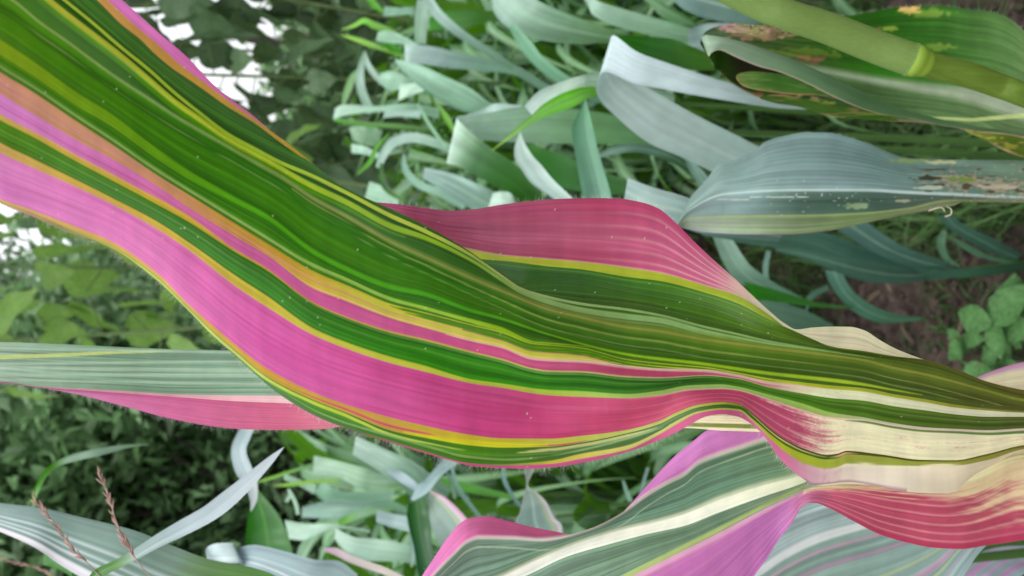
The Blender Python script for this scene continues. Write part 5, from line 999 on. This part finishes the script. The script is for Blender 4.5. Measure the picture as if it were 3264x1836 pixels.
L(pl, [(963, 1616, 962, 1650, 1.66), (1061, 1594, 1061, 1653, 1.65), (1155, 1600, 1120, 1644, 1.64), (1249, 1596, 1202, 1618, 1.64), (1330, 1640, 1325, 1650, 1.65)], [(0, (156, 180, 180)), (.5, (140, 172, 160)), (1, (110, 150, 120))], nv=15, streak=.3)
L(pl, [(907, 1658, 922, 1718, 1.55), (973, 1669, 967, 1722, 1.54), (1030, 1669, 1010, 1704, 1.53), (1075, 1672, 1072, 1684, 1.53), (1180, 1690, 1180, 1700, 1.55)], (200, 216, 208), rib=None)
L(pl, [(1030, 1530, 1000, 1570, 1.7), (1070, 1560, 1040, 1600, 1.7), (1160, 1570, 1130, 1600, 1.7), (1260, 1560, 1240, 1600, 1.7)], (170, 200, 184), rib=None)
L(pl, cl([(1080, 1668, 10, 1.5), (1120, 1650, 14, 1.5), (1180, 1630, 12, 1.5), (1260, 1620, 5, 1.5)]), [(0, (96, 165, 20)), (.5, (160, 190, 160)), (1, (110, 150, 100))], rib=None)
L(pl, cl([(815, 1538, 2, 1.6), (870, 1522, 5, 1.6), (930, 1502, 5, 1.6), (1000, 1480, 5, 1.6)]), [(0, (150, 195, 70)), (.5, (140, 195, 50)), (1, (110, 150, 100))], rib=None, label='thin lime green blade')
L(pl, cl([(872, 1548, 2, 1.6), (920, 1545, 6, 1.6), (990, 1536, 6, 1.6), (1080, 1530, 5, 1.6)]), (150, 190, 60), rib=None)
L(pl, [(905, 1508, 905, 1530, 1.62), (960, 1530, 950, 1548, 1.62), (1010, 1545, 1000, 1575, 1.62)], (196, 214, 204), rib=None)
L(pl, cl([(912, 1600, 5, 1.6), (922, 1580, 6, 1.6), (918, 1560, 5, 1.6), (940, 1600, 6, 1.6), (950, 1640, 6, 1.6)]), (200, 220, 206), rib=None)

pl = corn('corn plant with broad dark green leaf standing against the dark bushes', (900, 1960, 1.15), h=1.15)
L(pl, [(817, 1554, 818, 1555, 1.16), (800, 1600, 848, 1590, 1.16), (791, 1644, 887, 1640, 1.15), (785, 1690, 912, 1690, 1.14), (783, 1735, 926, 1735, 1.14), (795, 1800, 940, 1800, 1.13), (840, 1920, 950, 1920, 1.14)], [(0, (44, 112, 16)), (.5, (50, 122, 28)), (1, (44, 110, 30))], rib=(110, 170, 60), nv=13, fold=.14, label='broad dark green leaf with light midrib')
L(pl, cl([(800, 1345, 18, 1.0), (777, 1388, 22, 1.0), (760, 1436, 24, 1.0), (774, 1492, 27, 1.0), (798, 1540, 22, 1.0), (808, 1590, 12, 1.0), (800, 1630, 1, 1.0)]), [(0, (180, 194, 204)), (.5, (206, 214, 226)), (1, (206, 200, 206))], rib=(180, 194, 208), n=50)
pl = corn('corn plant whose long twisted pale leaf crosses the dark bushes', (120, 1980, .62), h=1.3)
L(pl, cl([(905, 1425, 1, .60), (860, 1468, 12, .60), (790, 1535, 22, .60), (720, 1596, 28, .60), (660, 1640, 27, .60), (575, 1686, 25, .60), (500, 1726, 20, .60), (430, 1768, 16, .60), (370, 1800, 15, .60), (310, 1830, 16, .60), (280, 1870, 12, .60)]), [(0, (206, 212, 218)), (.5, (196, 210, 214)), (.7, (176, 196, 190)), (.82, (84, 145, 40)), (1, (60, 125, 20))], rib=(168, 184, 190), n=80, fold=.12, tone=(.90, .92, .92), label='long twisted pale blue leaf')
L(pl, cl([(478, 1416, 1, .95), (420, 1421, 5, .94), (364, 1430, 9, .93), (300, 1444, 12, .92), (240, 1458, 12, .92), (184, 1478, 9, .92), (145, 1508, 9, .91), (122, 1550, 9, .90), (106, 1595, 8, .90), (104, 1640, 6, .9)]), [(0, (130, 150, 120)), (.3, (150, 176, 156)), (.5, (130, 160, 130)), (.62, (84, 150, 40)), (1, (80, 150, 30))], rib=None, n=60, fold=.2, label='thin arched leaf')
L(pl, [(140, 1766, 136, 1800, .8), (180, 1785, 180, 1812, .8), (230, 1810, 230, 1840, .8)], (60, 140, 30), rib=None)

pl = corn('corn plant with very wide grey leaf across the lower left corner and pink tassels', (1000, 2000, .62), h=.9)
L(pl, [(-260, 1560, -260, 1600, .66), (-120, 1580, -120, 1650, .65), (0, 1603, 0, 1695, .64), (128, 1618, 110, 1745, .63), (257, 1648, 200, 1806, .63), (428, 1691, 330, 1880, .62), (556, 1742, 460, 1940, .62), (663, 1781, 580, 1980, .62), (813, 1811, 740, 2010, .62), (898, 1850, 860, 2030, .62), (1000, 1960, 980, 2040, .63)],
  [(0, (170, 185, 185)), (.3, (126, 152, 148)), (.5, (120, 150, 140)), (.62, (130, 156, 140)), (.72, (104, 150, 70)), (.85, (80, 146, 30)), (1, (70, 130, 30))], n=110, nv=29, fold=.10, rib=None, streak=.22, stripes=((.93, .09, (222, 214, 222)), (.6, .025, (176, 190, 190)), (.45, .02, (172, 186, 186)), (.72, .03, (196, 202, 206))), mat=M_BLOOM, tone=(.76, .80, .77), label='very wide grey green leaf with whitish midrib')
L(pl, [(655, 1752, 660, 1784, .80), (664, 1742, 700, 1792, .80), (690, 1732, 730, 1794, .79), (742, 1731, 768, 1797, .79), (750, 1746, 780, 1802, .80), (817, 1737, 815, 1820, .79), (926, 1762, 860, 1842, .78), (1004, 1784, 930, 1880, .77), (1080, 1788, 1010, 1930, .77), (1140, 1830, 1090, 1970, .77)],
  [(0, (200, 210, 218)), (.3, (206, 214, 222)), (.42, (160, 174, 188)), (.7, (150, 166, 176)), (1, (150, 166, 170))], n=80, nv=19, fold=.08, rib=(206, 214, 220), stripes=((.72, .04, (206, 212, 214)),), mat=M_BLOOM, label='pale blue leaf with broken tip')
L(pl, cl([(1030, 1752, 4, .95), (1070, 1758, 12, .95), (1110, 1778, 12, .95), (1160, 1798, 12, .95), (1220, 1818, 12, .95), (1290, 1850, 10, .95)]), [(0, (214, 170, 200)), (.5, (226, 200, 206)), (1, (225, 205, 200))], rib=(196, 196, 150), mat=M_BLOOM, label='narrow cream and pink leaf edge')
# tassels
def tassel(pts, r0, npair, seed):
    p = np.array(pts, float); s = smooth_interp(np.arange(len(p)), p, np.linspace(0, len(p) - 1, 60))
    path = P(s[:, 0], s[:, 1], s[:, 2])
    co, f, _ = tube(path, r0, 5)
    par = [(co, f)]
    rs_ = np.random.RandomState(seed)
    T = np.gradient(path, axis=0); T /= np.linalg.norm(T, axis=1)[:, None]
    for k in range(npair):
        i = int(1 + k * 57 / npair * .80)
        a = rs_.normal(0, 1, 3); a -= T[i] * a.dot(T[i]); a /= np.linalg.norm(a)
        c0 = path[i] + a * r0 * .6
        d = (-T[i] * .9 + a * .35)
        q = np.linspace(0, 1, 5)[:, None]
        co, f, _ = tube(c0 + q * d * .0065, np.array([.0002, .0004, .00048, .0004, .0002]), 5)
        par.append((co, f))
    return join(par)
for pts, sd_ in (([(312, 1507, .58), (345, 1580, .58), (370, 1660, .58), (395, 1720, .58), (413, 1752, .58), (450, 1806, .58), (490, 1850, .58)], 1),
                 ([(108, 1590, .60), (150, 1640, .60), (200, 1703, .60), (240, 1760, .60), (285, 1800, .60), (330, 1850, .60)], 2),
                 ([(-30, 1770, .9), (40, 1790, .9), (120, 1812, .9), (180, 1840, .9), (240, 1870, .9)], 3)):
    co, f, _ = tassel(pts, .00035, 40, sd_)
    link('tassel_branch', mesh_np('tassel_branch', co - origin(pl), f), M_TASSEL, pl, 'pinkish tassel branch crossing the leaves' if sd_ < 3 else None)
bx = P(490, 1850, .70)
co, f, _ = tube(np.array([P(490, 1850, .58), P(700, 1960, .60), P(1000, 2000, .62)]), .002, 6)
link('tassel_stem', mesh_np('tassel_stem', co - origin(pl), f), M_DSTALK, pl)

# ------------------------------------------------------------------ the stand of corn behind
def arch_leaf(rs_, Ln, W, elev, droop, twist, cols):
    n, nv = 18, 5
    q = np.linspace(0, 1, n)
    ang = elev - (elev + droop) * sstep(.12, .85, q)
    ds = Ln / (n - 1)
    x = np.concatenate([[0], np.cumsum(np.cos(ang[:-1]) * ds)]); z = np.concatenate([[0], np.cumsum(np.sin(ang[:-1]) * ds)])
    y = .06 * Ln * np.sin(q * 3 + rs_.rand() * 6) * q
    wd = W * np.minimum(1, .35 + q * 4) * (1 - q ** 2.0)
    wd = np.maximum(wd, .0008)
    tw = twist * q ** 1.5
    v = np.linspace(-1, 1, nv)
    Tn = np.stack([np.cos(ang), np.sin(ang)], -1)
    side = np.stack([-np.sin(ang) * np.sin(tw), np.cos(tw), np.cos(ang) * np.sin(tw)], -1)
    nor = np.stack([-np.sin(ang) * np.cos(tw), -np.sin(tw), np.cos(ang) * np.cos(tw)], -1)
    c = np.stack([x, y, z], -1)
    fold = .35
    rip = .12 * np.sin(q * 22 + rs_.rand() * 6)
    co = c[None] + v[:, None, None] * (wd / 2)[None, :, None] * side[None] + ((np.abs(v) * fold)[:, None] * (wd / 2)[None] + (v ** 2)[:, None] * rip[None] * wd[None] * .5)[..., None] * nor[None]
    C = keys(cols, q)[None] * (1 + .16 * (vnoise(q[None] * 4, v[:, None] * 3, rs_.randint(99)) - .5))[..., None]
    m = np.exp(-(v / .3) ** 2)[:, None, None] * .35
    C = C + m * (np.array((176, 200, 176.)) - C)
    uv = np.stack(np.broadcast_arrays(q[None] * Ln, v[:, None] * W), -1)
    return co.reshape(-1, 3), grid_faces(nv, n), lin(np.clip(C, 0, 255)).reshape(-1, 3), uv.reshape(-1, 2)

def rotz(co, a):
    c, s = math.cos(a), math.sin(a)
    return co @ np.array([[c, s, 0], [-s, c, 0], [0, 0, 1.0]])

protos = []
for v_ in range(6):
    rs_ = np.random.RandomState(300 + v_)
    H = rs_.uniform(.72, .86)
    meshes = []
    path = np.array([[0, 0, -.02], [rs_.uniform(-.02, .02), 0, H * .5], [0, rs_.uniform(-.02, .02), H]])
    co, f, uv = tube(smooth_interp(np.arange(3), path, np.linspace(0, 2, 10)), np.linspace(.012, .006, 10), 7)
    me = mesh_np('stalk', co, f); me.materials.append(M_DSTALK); meshes.append(('stalk', me))
    nl = 15
    for k in range(nl):
        z = H * (.10 + .90 * (k / (nl - 1)) ** .9)
        Ln = rs_.uniform(.50, .85) * (1.0 if k < nl - 3 else .75); W = rs_.choice([rs_.uniform(.022, .036), rs_.uniform(.036, .056)])
        elev = math.radians(rs_.uniform(52, 78)); droop = math.radians(rs_.uniform(40, 82)) if rs_.rand() > .15 else math.radians(-20)
        pale = rs_.rand()
        g0 = np.array((72, 116, 66.)); g1 = np.array((92, 136, 92.)) + pale * np.array((30, 22, 32.))
        co, f, C, uv = arch_leaf(rs_, Ln, W, elev, droop, rs_.uniform(-1.2, 1.2), [(0, g0), (.5, g1), (1, g0 * .95 + np.array((10, 14, -10)))])
        co = rotz(co, k * 2.4 + rs_.uniform(-.6, .6)) + np.array([0, 0, z])
        me = mesh_np('leaf', co, f, C, uv); me.materials.append(M_STAND); meshes.append(('leaf', me))
    protos.append(meshes)

def place_plant(v_, x, y, rz, s, label, group):
    t = thing('corn_plant', label, 'corn plant', (x, y, 0), rz, group)
    t.scale = (s, s, s)
    for nm, me in protos[v_]:
        link(nm, me, None, t)
    return t
rs_ = np.random.RandomState(77)
spots = []
for row in np.arange(2.15, 6.0, .34):
    for xx in np.arange(-.36 * row - .35, .36 * row + .45, .30):
        x = xx + rs_.uniform(-.09, .09); y = row + rs_.uniform(-.1, .1)
        if abs(x) < .30 and y < 2.6: continue
        if y > 3.4 and rs_.rand() < .35: continue
        spots.append((x, y))
for k_ in range(20):
    y = rs_.uniform(1.75, 3.0); spots.append((-y * rs_.uniform(.17, .36), y))
nx_ = len(spots)
rs3 = np.random.RandomState(5)
up_ = []
for k_ in range(22):
    y = rs3.uniform(1.9, 3.2); up_.append((y * rs3.uniform(.12, .34), y))
for (x, y) in ((.52, 1.55), (.62, 1.85), (-.50, 1.75), (.42, 1.95), (-.62, 2.0), (-.35, 2.1)):
    spots.append((x, y))
spots += up_
def band_of(x, y):
    py = 918 - x / (TAN * y) * 1632
    return ('at the top edge of the picture' if py < 150 else 'above the big leaf' if py < 560 else 'behind the big leaf' if py < 1350 else 'below the big leaf' if py < 1650 else 'at the bottom edge of the picture')
ORD = ['nearest', 'second nearest', 'third nearest', 'fourth nearest', 'fifth nearest', 'sixth nearest', 'seventh nearest']
rank = {}
for i in sorted(range(len(spots)), key=lambda q: spots[q][1]):
    b_ = band_of(*spots[i]); rank[i] = sum(1 for q in rank if band_of(*spots[q]) == b_)
for i, (x, y) in enumerate(spots):
    row_ = 'second' if y < 3.1 else ('middle' if y < 4.0 else 'farthest')
    band = band_of(x, y)
    if rank[i] < 7: lab = ORD[rank[i]] + ' pale corn plant ' + band
    else: lab = 'pale corn plant in the ' + row_ + ' rows, ' + band
    place_plant(rs_.randint(6), x, y, rs_.uniform(0, 6.28), (rs_.uniform(1.08, 1.28) if nx_ - 20 <= i < nx_ else rs_.uniform(.86, 1.06) * (1 if y > 2.1 else .86)),
                lab, 'pale corn plants of the stand')

# ------------------------------------------------------------------ broad leaved shrubs
def heart_mesh(seed):
    rs_ = np.random.RandomState(seed)
    n, nv = 12, 7
    q = np.linspace(0, 1, n)
    hw = np.interp(q, [0, .06, .2, .4, .7, 1], [.10, .30, .43, .40, .22, .0])
    v = np.linspace(-1, 1, nv)
    x = q[None] + (-.14 * (np.abs(v)[:, None]) ** 2 * (1 - q[None]) ** 3)
    y = v[:, None] * hw[None]
    z = .22 * np.abs(y) + -.18 * q[None] ** 2 + .03 * np.sin(q[None] * 14 + seed) * np.abs(v)[:, None]
    co = np.stack(np.broadcast_arrays(x, y, z), -1).reshape(-1, 3)
    return mesh_np('leaf', co, grid_faces(nv, n))
hearts = [heart_mesh(k) for k in range(4)]
for h in hearts: h.materials.append(M_SHRUB)
heartsB = [heart_mesh(k + 10) for k in range(4)]
for h in heartsB: h.materials.append(M_SHRUBB)

def shrub(label, loc, shoots, hs, seed, size=(.09, .16), zmin=.7, nl=13):
    rs_ = np.random.RandomState(seed)
    t = thing('broadleaf_shrub', label, 'shrub', loc)
    par = []; cnt = 0
    for (dx, dy, H) in shoots:
        path = smooth_interp(np.arange(4), np.array([[dx * .3, dy * .3, -.02], [dx * .6, dy * .6, H * .35], [dx * .9, dy, H * .7], [dx * 1.1, dy, H]]), np.linspace(0, 3, 24))
        co, f, _ = tube(path, np.linspace(.009, .003, 24), 7); par.append((co, f))
        for k in range(nl):
            z = zmin + (H - zmin) * (k + rs_.uniform(-.3, .3)) / nl
            p = np.array([np.interp(z, path[:, 2], path[:, j]) for j in range(3)])
            az = k * 2.4 + rs_.uniform(-.5, .5)
            pet = rs_.uniform(.05, .14)
            dr = np.array([math.cos(az), math.sin(az), rs_.uniform(.1, .5)])
            q = np.linspace(0, 1, 6)[:, None]
            pp = p + q * dr * pet
            co, f, _ = tube(pp, .0022, 4); par.append((co, f))
            s = rs_.uniform(*size)
            o = link('leaf', hs[rs_.randint(4)], None, t)
            o.location = pp[-1]
            o.rotation_euler = (rs_.uniform(-.5, .5), math.radians(rs_.uniform(25, 85)), az + rs_.uniform(-.6, .6))
            o.scale = (s, s, s)
            cnt += 1
            if cnt >= 298: break
    co, f, _ = join(par)
    link('stems', mesh_np('stems', co, f), M_TWIG, t)
    return t
shrub('broad leaved shrub with hanging grey green leaves at the upper left edge', (.78, 2.95, 0), [(-.46, 0, 2.1), (-.30, .12, 2.0), (-.12, -.1, 2.3), (.04, .12, 2.2), (.2, -.1, 2.4), (.34, .1, 2.3), (.48, 0, 2.4)], hearts, 5, (.09, .17), 1.0, 42)
shrub('broad leaved shrub with bright backlit leaves between the big leaf and the grey leaf', (.06, 2.6, 0), [(-.20, 0, 2.4), (.0, .12, 2.5), (.2, -.05, 2.5), (.36, .1, 2.3)], heartsB, 6, (.09, .155), 1.3, 26)

# ------------------------------------------------------------------ trees
def tree(label, loc, H, trunk_r, blobs, nleaf, lsize, seed, gap=.8):
    rs_ = np.random.RandomState(seed)
    t = thing('tree', label, 'tree', loc)
    tp = smooth_interp(np.arange(4), np.array([[0, 0, -.1], [.05, 0, H * .3], [-.05, .05, H * .6], [0, 0, H * .92]]), np.linspace(0, 3, 20))
    co, f, _ = tube(tp, np.linspace(trunk_r, trunk_r * .2, 20), 9)
    link('trunk', mesh_np('trunk', co, f), M_BARK, t)
    par = []
    for b in blobs:
        c = np.array(b[:3]); z0 = max(.2, c[2] - .8)
        s = np.array([np.interp(z0, tp[:, 2], tp[:, j]) for j in range(3)])
        q = np.linspace(0, 1, 8)[:, None]
        co, f, _ = tube(s + q * (c - s) + np.array([0, 0, .15]) * np.sin(q * 3.14), np.linspace(trunk_r * .25, .004, 8), 5); par.append((co, f))
    co, f, _ = join(par)
    link('limbs', mesh_np('limbs', co, f), M_BARK, t)
    # leaves: pointed 6-vertex blades in clumps
    B = np.array(blobs); vol = B[:, 3] ** 2.2; pick = rs_.choice(len(B), nleaf, p=vol / vol.sum())
    d = rs_.normal(0, 1, (nleaf, 3)); d /= np.linalg.norm(d, axis=1)[:, None]
    rad = B[pick, 3] * (rs_.rand(nleaf) ** .45) * (.75 + .5 * vnoise(d[:, 0] * 3 + pick, d[:, 1] * 3 + d[:, 2] * 2, seed % 50))
    # sub clumps
    cl_ = rs_.normal(0, 1, (nleaf // 18 + 1, 3)) * .0
    c = B[pick, :3] + d * rad[:, None]
    cell = np.floor(c * 5).astype(int); key = (cell[:, 0] * 73 + cell[:, 1] * 179 + cell[:, 2] * 283) % 997
    keep = (np.random.RandomState(seed + 1).rand(997)[key] < gap)
    c = c[keep]; n = len(c)
    az = rs_.rand(n) * 6.283; el = rs_.uniform(-1.3, .5, n)
    ax = np.stack([np.cos(az) * np.cos(el), np.sin(az) * np.cos(el), np.sin(el)], -1)
    sd2 = rs_.normal(0, 1, (n, 3)); sd2 -= ax * (sd2 * ax).sum(1)[:, None]; sd2 /= np.linalg.norm(sd2, axis=1)[:, None]
    nr_ = np.cross(ax, sd2)
    L_ = lsize * rs_.uniform(.6, 1.2, n); Wd = L_ * .44
    pts = []
    for (a, b_, z_) in ((0, 0, 0), (.35, .5, .08), (1, 0, -.1), (.35, -.5, .08)):
        pts.append(c + ax * (a * L_)[:, None] + sd2 * (b_ * Wd)[:, None] + nr_ * (z_ * L_)[:, None])
    co = np.stack(pts, 1).reshape(-1, 3)
    f = np.arange(n * 4).reshape(-1, 4)
    tri = np.concatenate([f[:, [0, 1, 2]], f[:, [0, 2, 3]]])
    link('crown', mesh_np('crown', co, tri, smooth=False), M_TREE, t, kind='stuff')
    return t
def blobs(rs_, n, cx, cy, z0, z1, sx, sy, r):
    return [(cx + rs_.uniform(-sx, sx), cy + rs_.uniform(-sy, sy), rs_.uniform(z0, z1), rs_.uniform(*r)) for _ in range(n)]
rb_ = np.random.RandomState(9)
tree('dark leafy tree low on the picture left of the stand', (-1.05, 4.4, 0), 3.3, .05, blobs(rb_, 40, 0, .1, .3, 3.1, .85, .45, (.30, .5)), 34000, .095, 21, .97)
tree('dark bushy tree beyond the lower left corner', (-2.35, 4.9, 0), 3.6, .06, blobs(rb_, 28, 0, 0, .4, 3.3, .65, .5, (.35, .5)), 16000, .095, 22, .95)
tree('dark tree behind the leafy tree at the lower left', (-1.3, 6.2, 0), 3.9, .08, blobs(rb_, 30, 0, 0, .4, 3.7, 1.1, .4, (.4, .6)), 18000, .11, 26, .97)
tree('tall dark tree with sky gaps behind the bright shrub', (.0, 7.5, 0), 5.0, .12, blobs(rb_, 26, 0, 0, .6, 4.3, .9, .6, (.35, .6)), 13000, .12, 23, .8)
tree('low distant tree behind the hanging shrub leaves at the top', (2.0, 7.0, 0), 2.2, .08, blobs(rb_, 18, 0, 0, .4, 1.45, 1.2, .6, (.4, .6)), 12000, .12, 24, .9)
tree('distant tree between the dark trees at the left edge', (-1.0, 9.5, 0), 4.2, .12, blobs(rb_, 20, 0, 0, .8, 3.9, 1.6, .6, (.5, .7)), 12000, .14, 25, .9)

# ------------------------------------------------------------------ weeds and grass
wmesh = []
for k in range(3):
    n, nv = 10, 5
    q = np.linspace(0, 1, n); hw = .34 * np.sin(np.pi * np.clip(q, .02, 1) ** .8) ** .9 + .005
    v = np.linspace(-1, 1, nv)
    co = np.stack(np.broadcast_arrays(q[None] + 0 * v[:, None], v[:, None] * hw[None], .3 * np.abs(v[:, None]) * hw[None] - .25 * q[None] ** 2 + .02 * np.sin(q[None] * 20 + k)), -1).reshape(-1, 3)
    me = mesh_np('leaf', co, grid_faces(nv, n)); me.materials.append(M_WEED); wmesh.append(me)
def weed(label, loc, lvs, seed, h=.22):
    rs_ = np.random.RandomState(seed)
    t = thing('weed_plant', label, 'weed', loc)
    co, f, _ = tube(np.array([[0, 0, -.02], [.01, 0, h * .5], [0, .01, h]]), np.linspace(.004, .002, 3), 6)
    link('stem', mesh_np('stem', co, f), M_TWIG, t)
    for (z, az, s, el) in lvs:
        s *= rs_.uniform(.7, 1.15)
        o = link('leaf', wmesh[rs_.randint(3)], None, t)
        o.location = (0, 0, z); o.scale = (s, s, s); o.rotation_euler = (0, -el, az)
    return t
def gpt(x, y, z=0.0):
    """ground point seen at a photo pixel at height z"""
    r = P(x, y, 1.0) - CAM
    k = (z - CAM[2]) / r[2]
    return CAM + r * k
def rosette(rs_, n, h, s0, s1):
    return [(h * (.45 + .55 * k / n), k * 2.4 + rs_.uniform(-.3, .3), rs_.uniform(s0, s1), rs_.uniform(-.1, .5)) for k in range(n)]
g = gpt(3215, 1030, .16)
weed('broad leaved green weed growing from the soil at the right edge', (g[0], g[1], 0), rosette(rs_, 20, .20, .04, .085), 1, .2)
g = gpt(3060, 1080, .08)
weed('small weed with one light green leaf beside the broad leaved weed', (g[0], g[1], 0), rosette(rs_, 5, .10, .04, .06), 2, .1)
g = gpt(3150, 1170, .10)
weed('weed with grey green leaves below the broad leaved weed', (g[0], g[1], 0), rosette(rs_, 8, .12, .05, .07), 3, .12)
g = gpt(2700, 650, .05)
weed('low weed near the holed leaf on the grassy soil', (g[0], g[1], 0), rosette(rs_, 6, .1, .04, .06), 4, .1)

def grass(name, label, regions, n, seed, hl=(.05, .16)):
    rs_ = np.random.RandomState(seed)
    cos, fs = [], []
    per = n // len(regions)
    base_i = 0
    for (x0, x1, y0, y1) in regions:
        x = rs_.uniform(x0, x1, per); y = rs_.uniform(y0, y1, per)
        kp = vnoise(x * 5, y * 5, 88) > .42
        x, y = x[kp], y[kp]; m = len(x)
        az = rs_.rand(m) * 6.283; h = rs_.uniform(*hl, m); w_ = rs_.uniform(.002, .006, m); bend = rs_.uniform(.3, 1.3, m)
        dx, dy = np.cos(az), np.sin(az)
        rows = []
        for q in (0, .35, .7, 1.0):
            cx = x + dx * h * bend * q ** 2; cy = y + dy * h * bend * q ** 2; cz = h * (q - .35 * bend * q ** 2) - .01
            ww = w_ * (1 - q * .95)
            rows.append(np.stack([cx - dy * ww, cy + dx * ww, cz], -1)); rows.append(np.stack([cx + dy * ww, cy - dx * ww, cz], -1))
        co = np.stack(rows, 1)
        cos.append(co.reshape(-1, 3))
        b = base_i + np.arange(m)[:, None] * 8
        for r_ in range(3):
            fs.append(b + np.array([[2 * r_, 2 * r_ + 1, 2 * r_ + 3, 2 * r_ + 2]]))
        base_i += m * 8
    me = mesh_np(name, np.concatenate(cos), np.concatenate(fs))
    link(name, me, M_GRASS, None, label, None, None, 'stuff')
grass('grass', 'thin wild grass growing between the corn plants', [(-1.6, 1.6, 2.0, 4.5), (-1.2, 1.2, 1.9, 3.2), (.12, .95, .9, 2.2), (-1.0, -.25, .9, 2.2)], 26000, 31)
grass('ground_cover', 'short sparse green ground cover on the soil', [(-.4, .5, 1.2, 2.2)], 2600, 32, (.015, .05))

# crumbs of soil and dead leaf litter
def clods():
    rs_ = np.random.RandomState(55)
    oc = np.array([[1, 0, 0], [-1, 0, 0], [0, 1, 0], [0, -1, 0], [0, 0, 1], [0, 0, -1.0]])
    tf = np.array([[0, 2, 4], [2, 1, 4], [1, 3, 4], [3, 0, 4], [2, 0, 5], [1, 2, 5], [3, 1, 5], [0, 3, 5]])
    cs, fs = [], []
    for k in range(1800):
        c = np.array([rs_.uniform(-.5, .6), rs_.uniform(1.1, 2.6), rs_.uniform(-.004, .018)])
        r_ = rs_.uniform(.004, .016) * rs_.uniform(.5, 1.2)
        cs.append(c + oc * r_ * rs_.uniform(.55, 1.2, (6, 3))); fs.append(tf + 6 * k)
    link('soil_clods', mesh_np('soil_clods', np.concatenate(cs), np.concatenate(fs), smooth=False), M_SOIL, None, 'loose crumbs and small clods lying on the bare soil', None, None, 'stuff')
    cs, fs, n0 = [], [], 0
    for k in range(110):
        c = np.array([rs_.uniform(-.5, .6), rs_.uniform(1.1, 2.6), .012]); a = rs_.uniform(0, 6.28)
        L_ = rs_.uniform(.02, .10); W_ = rs_.uniform(.002, .008); q = np.linspace(-.5, .5, 6)
        d = np.array([math.cos(a), math.sin(a), 0]); e = np.array([-math.sin(a), math.cos(a), 0])
        z = .012 * rs_.rand() * np.cos(q * 5 + rs_.rand() * 3)
        m = c + q[:, None] * L_ * d + .2 * L_ * (q ** 2)[:, None] * e + z[:, None] * np.array([0, 0, 1.0])
        wq = W_ * (1 - (2 * q) ** 2 * .9)[:, None]
        co = np.concatenate([m - wq * e, m + wq * e]); cs.append(co); fs.append(grid_faces(2, 6) + n0); n0 += 12
    link('leaf_litter', mesh_np('leaf_litter', np.concatenate(cs), np.concatenate(fs)), plain_mat('dead_leaf', (.10, .078, .052), rough=.8, var=.3, rnd=.5, trans=.1), None, 'dry scraps of dead leaves scattered on the soil', None, None, 'stuff')
clods()
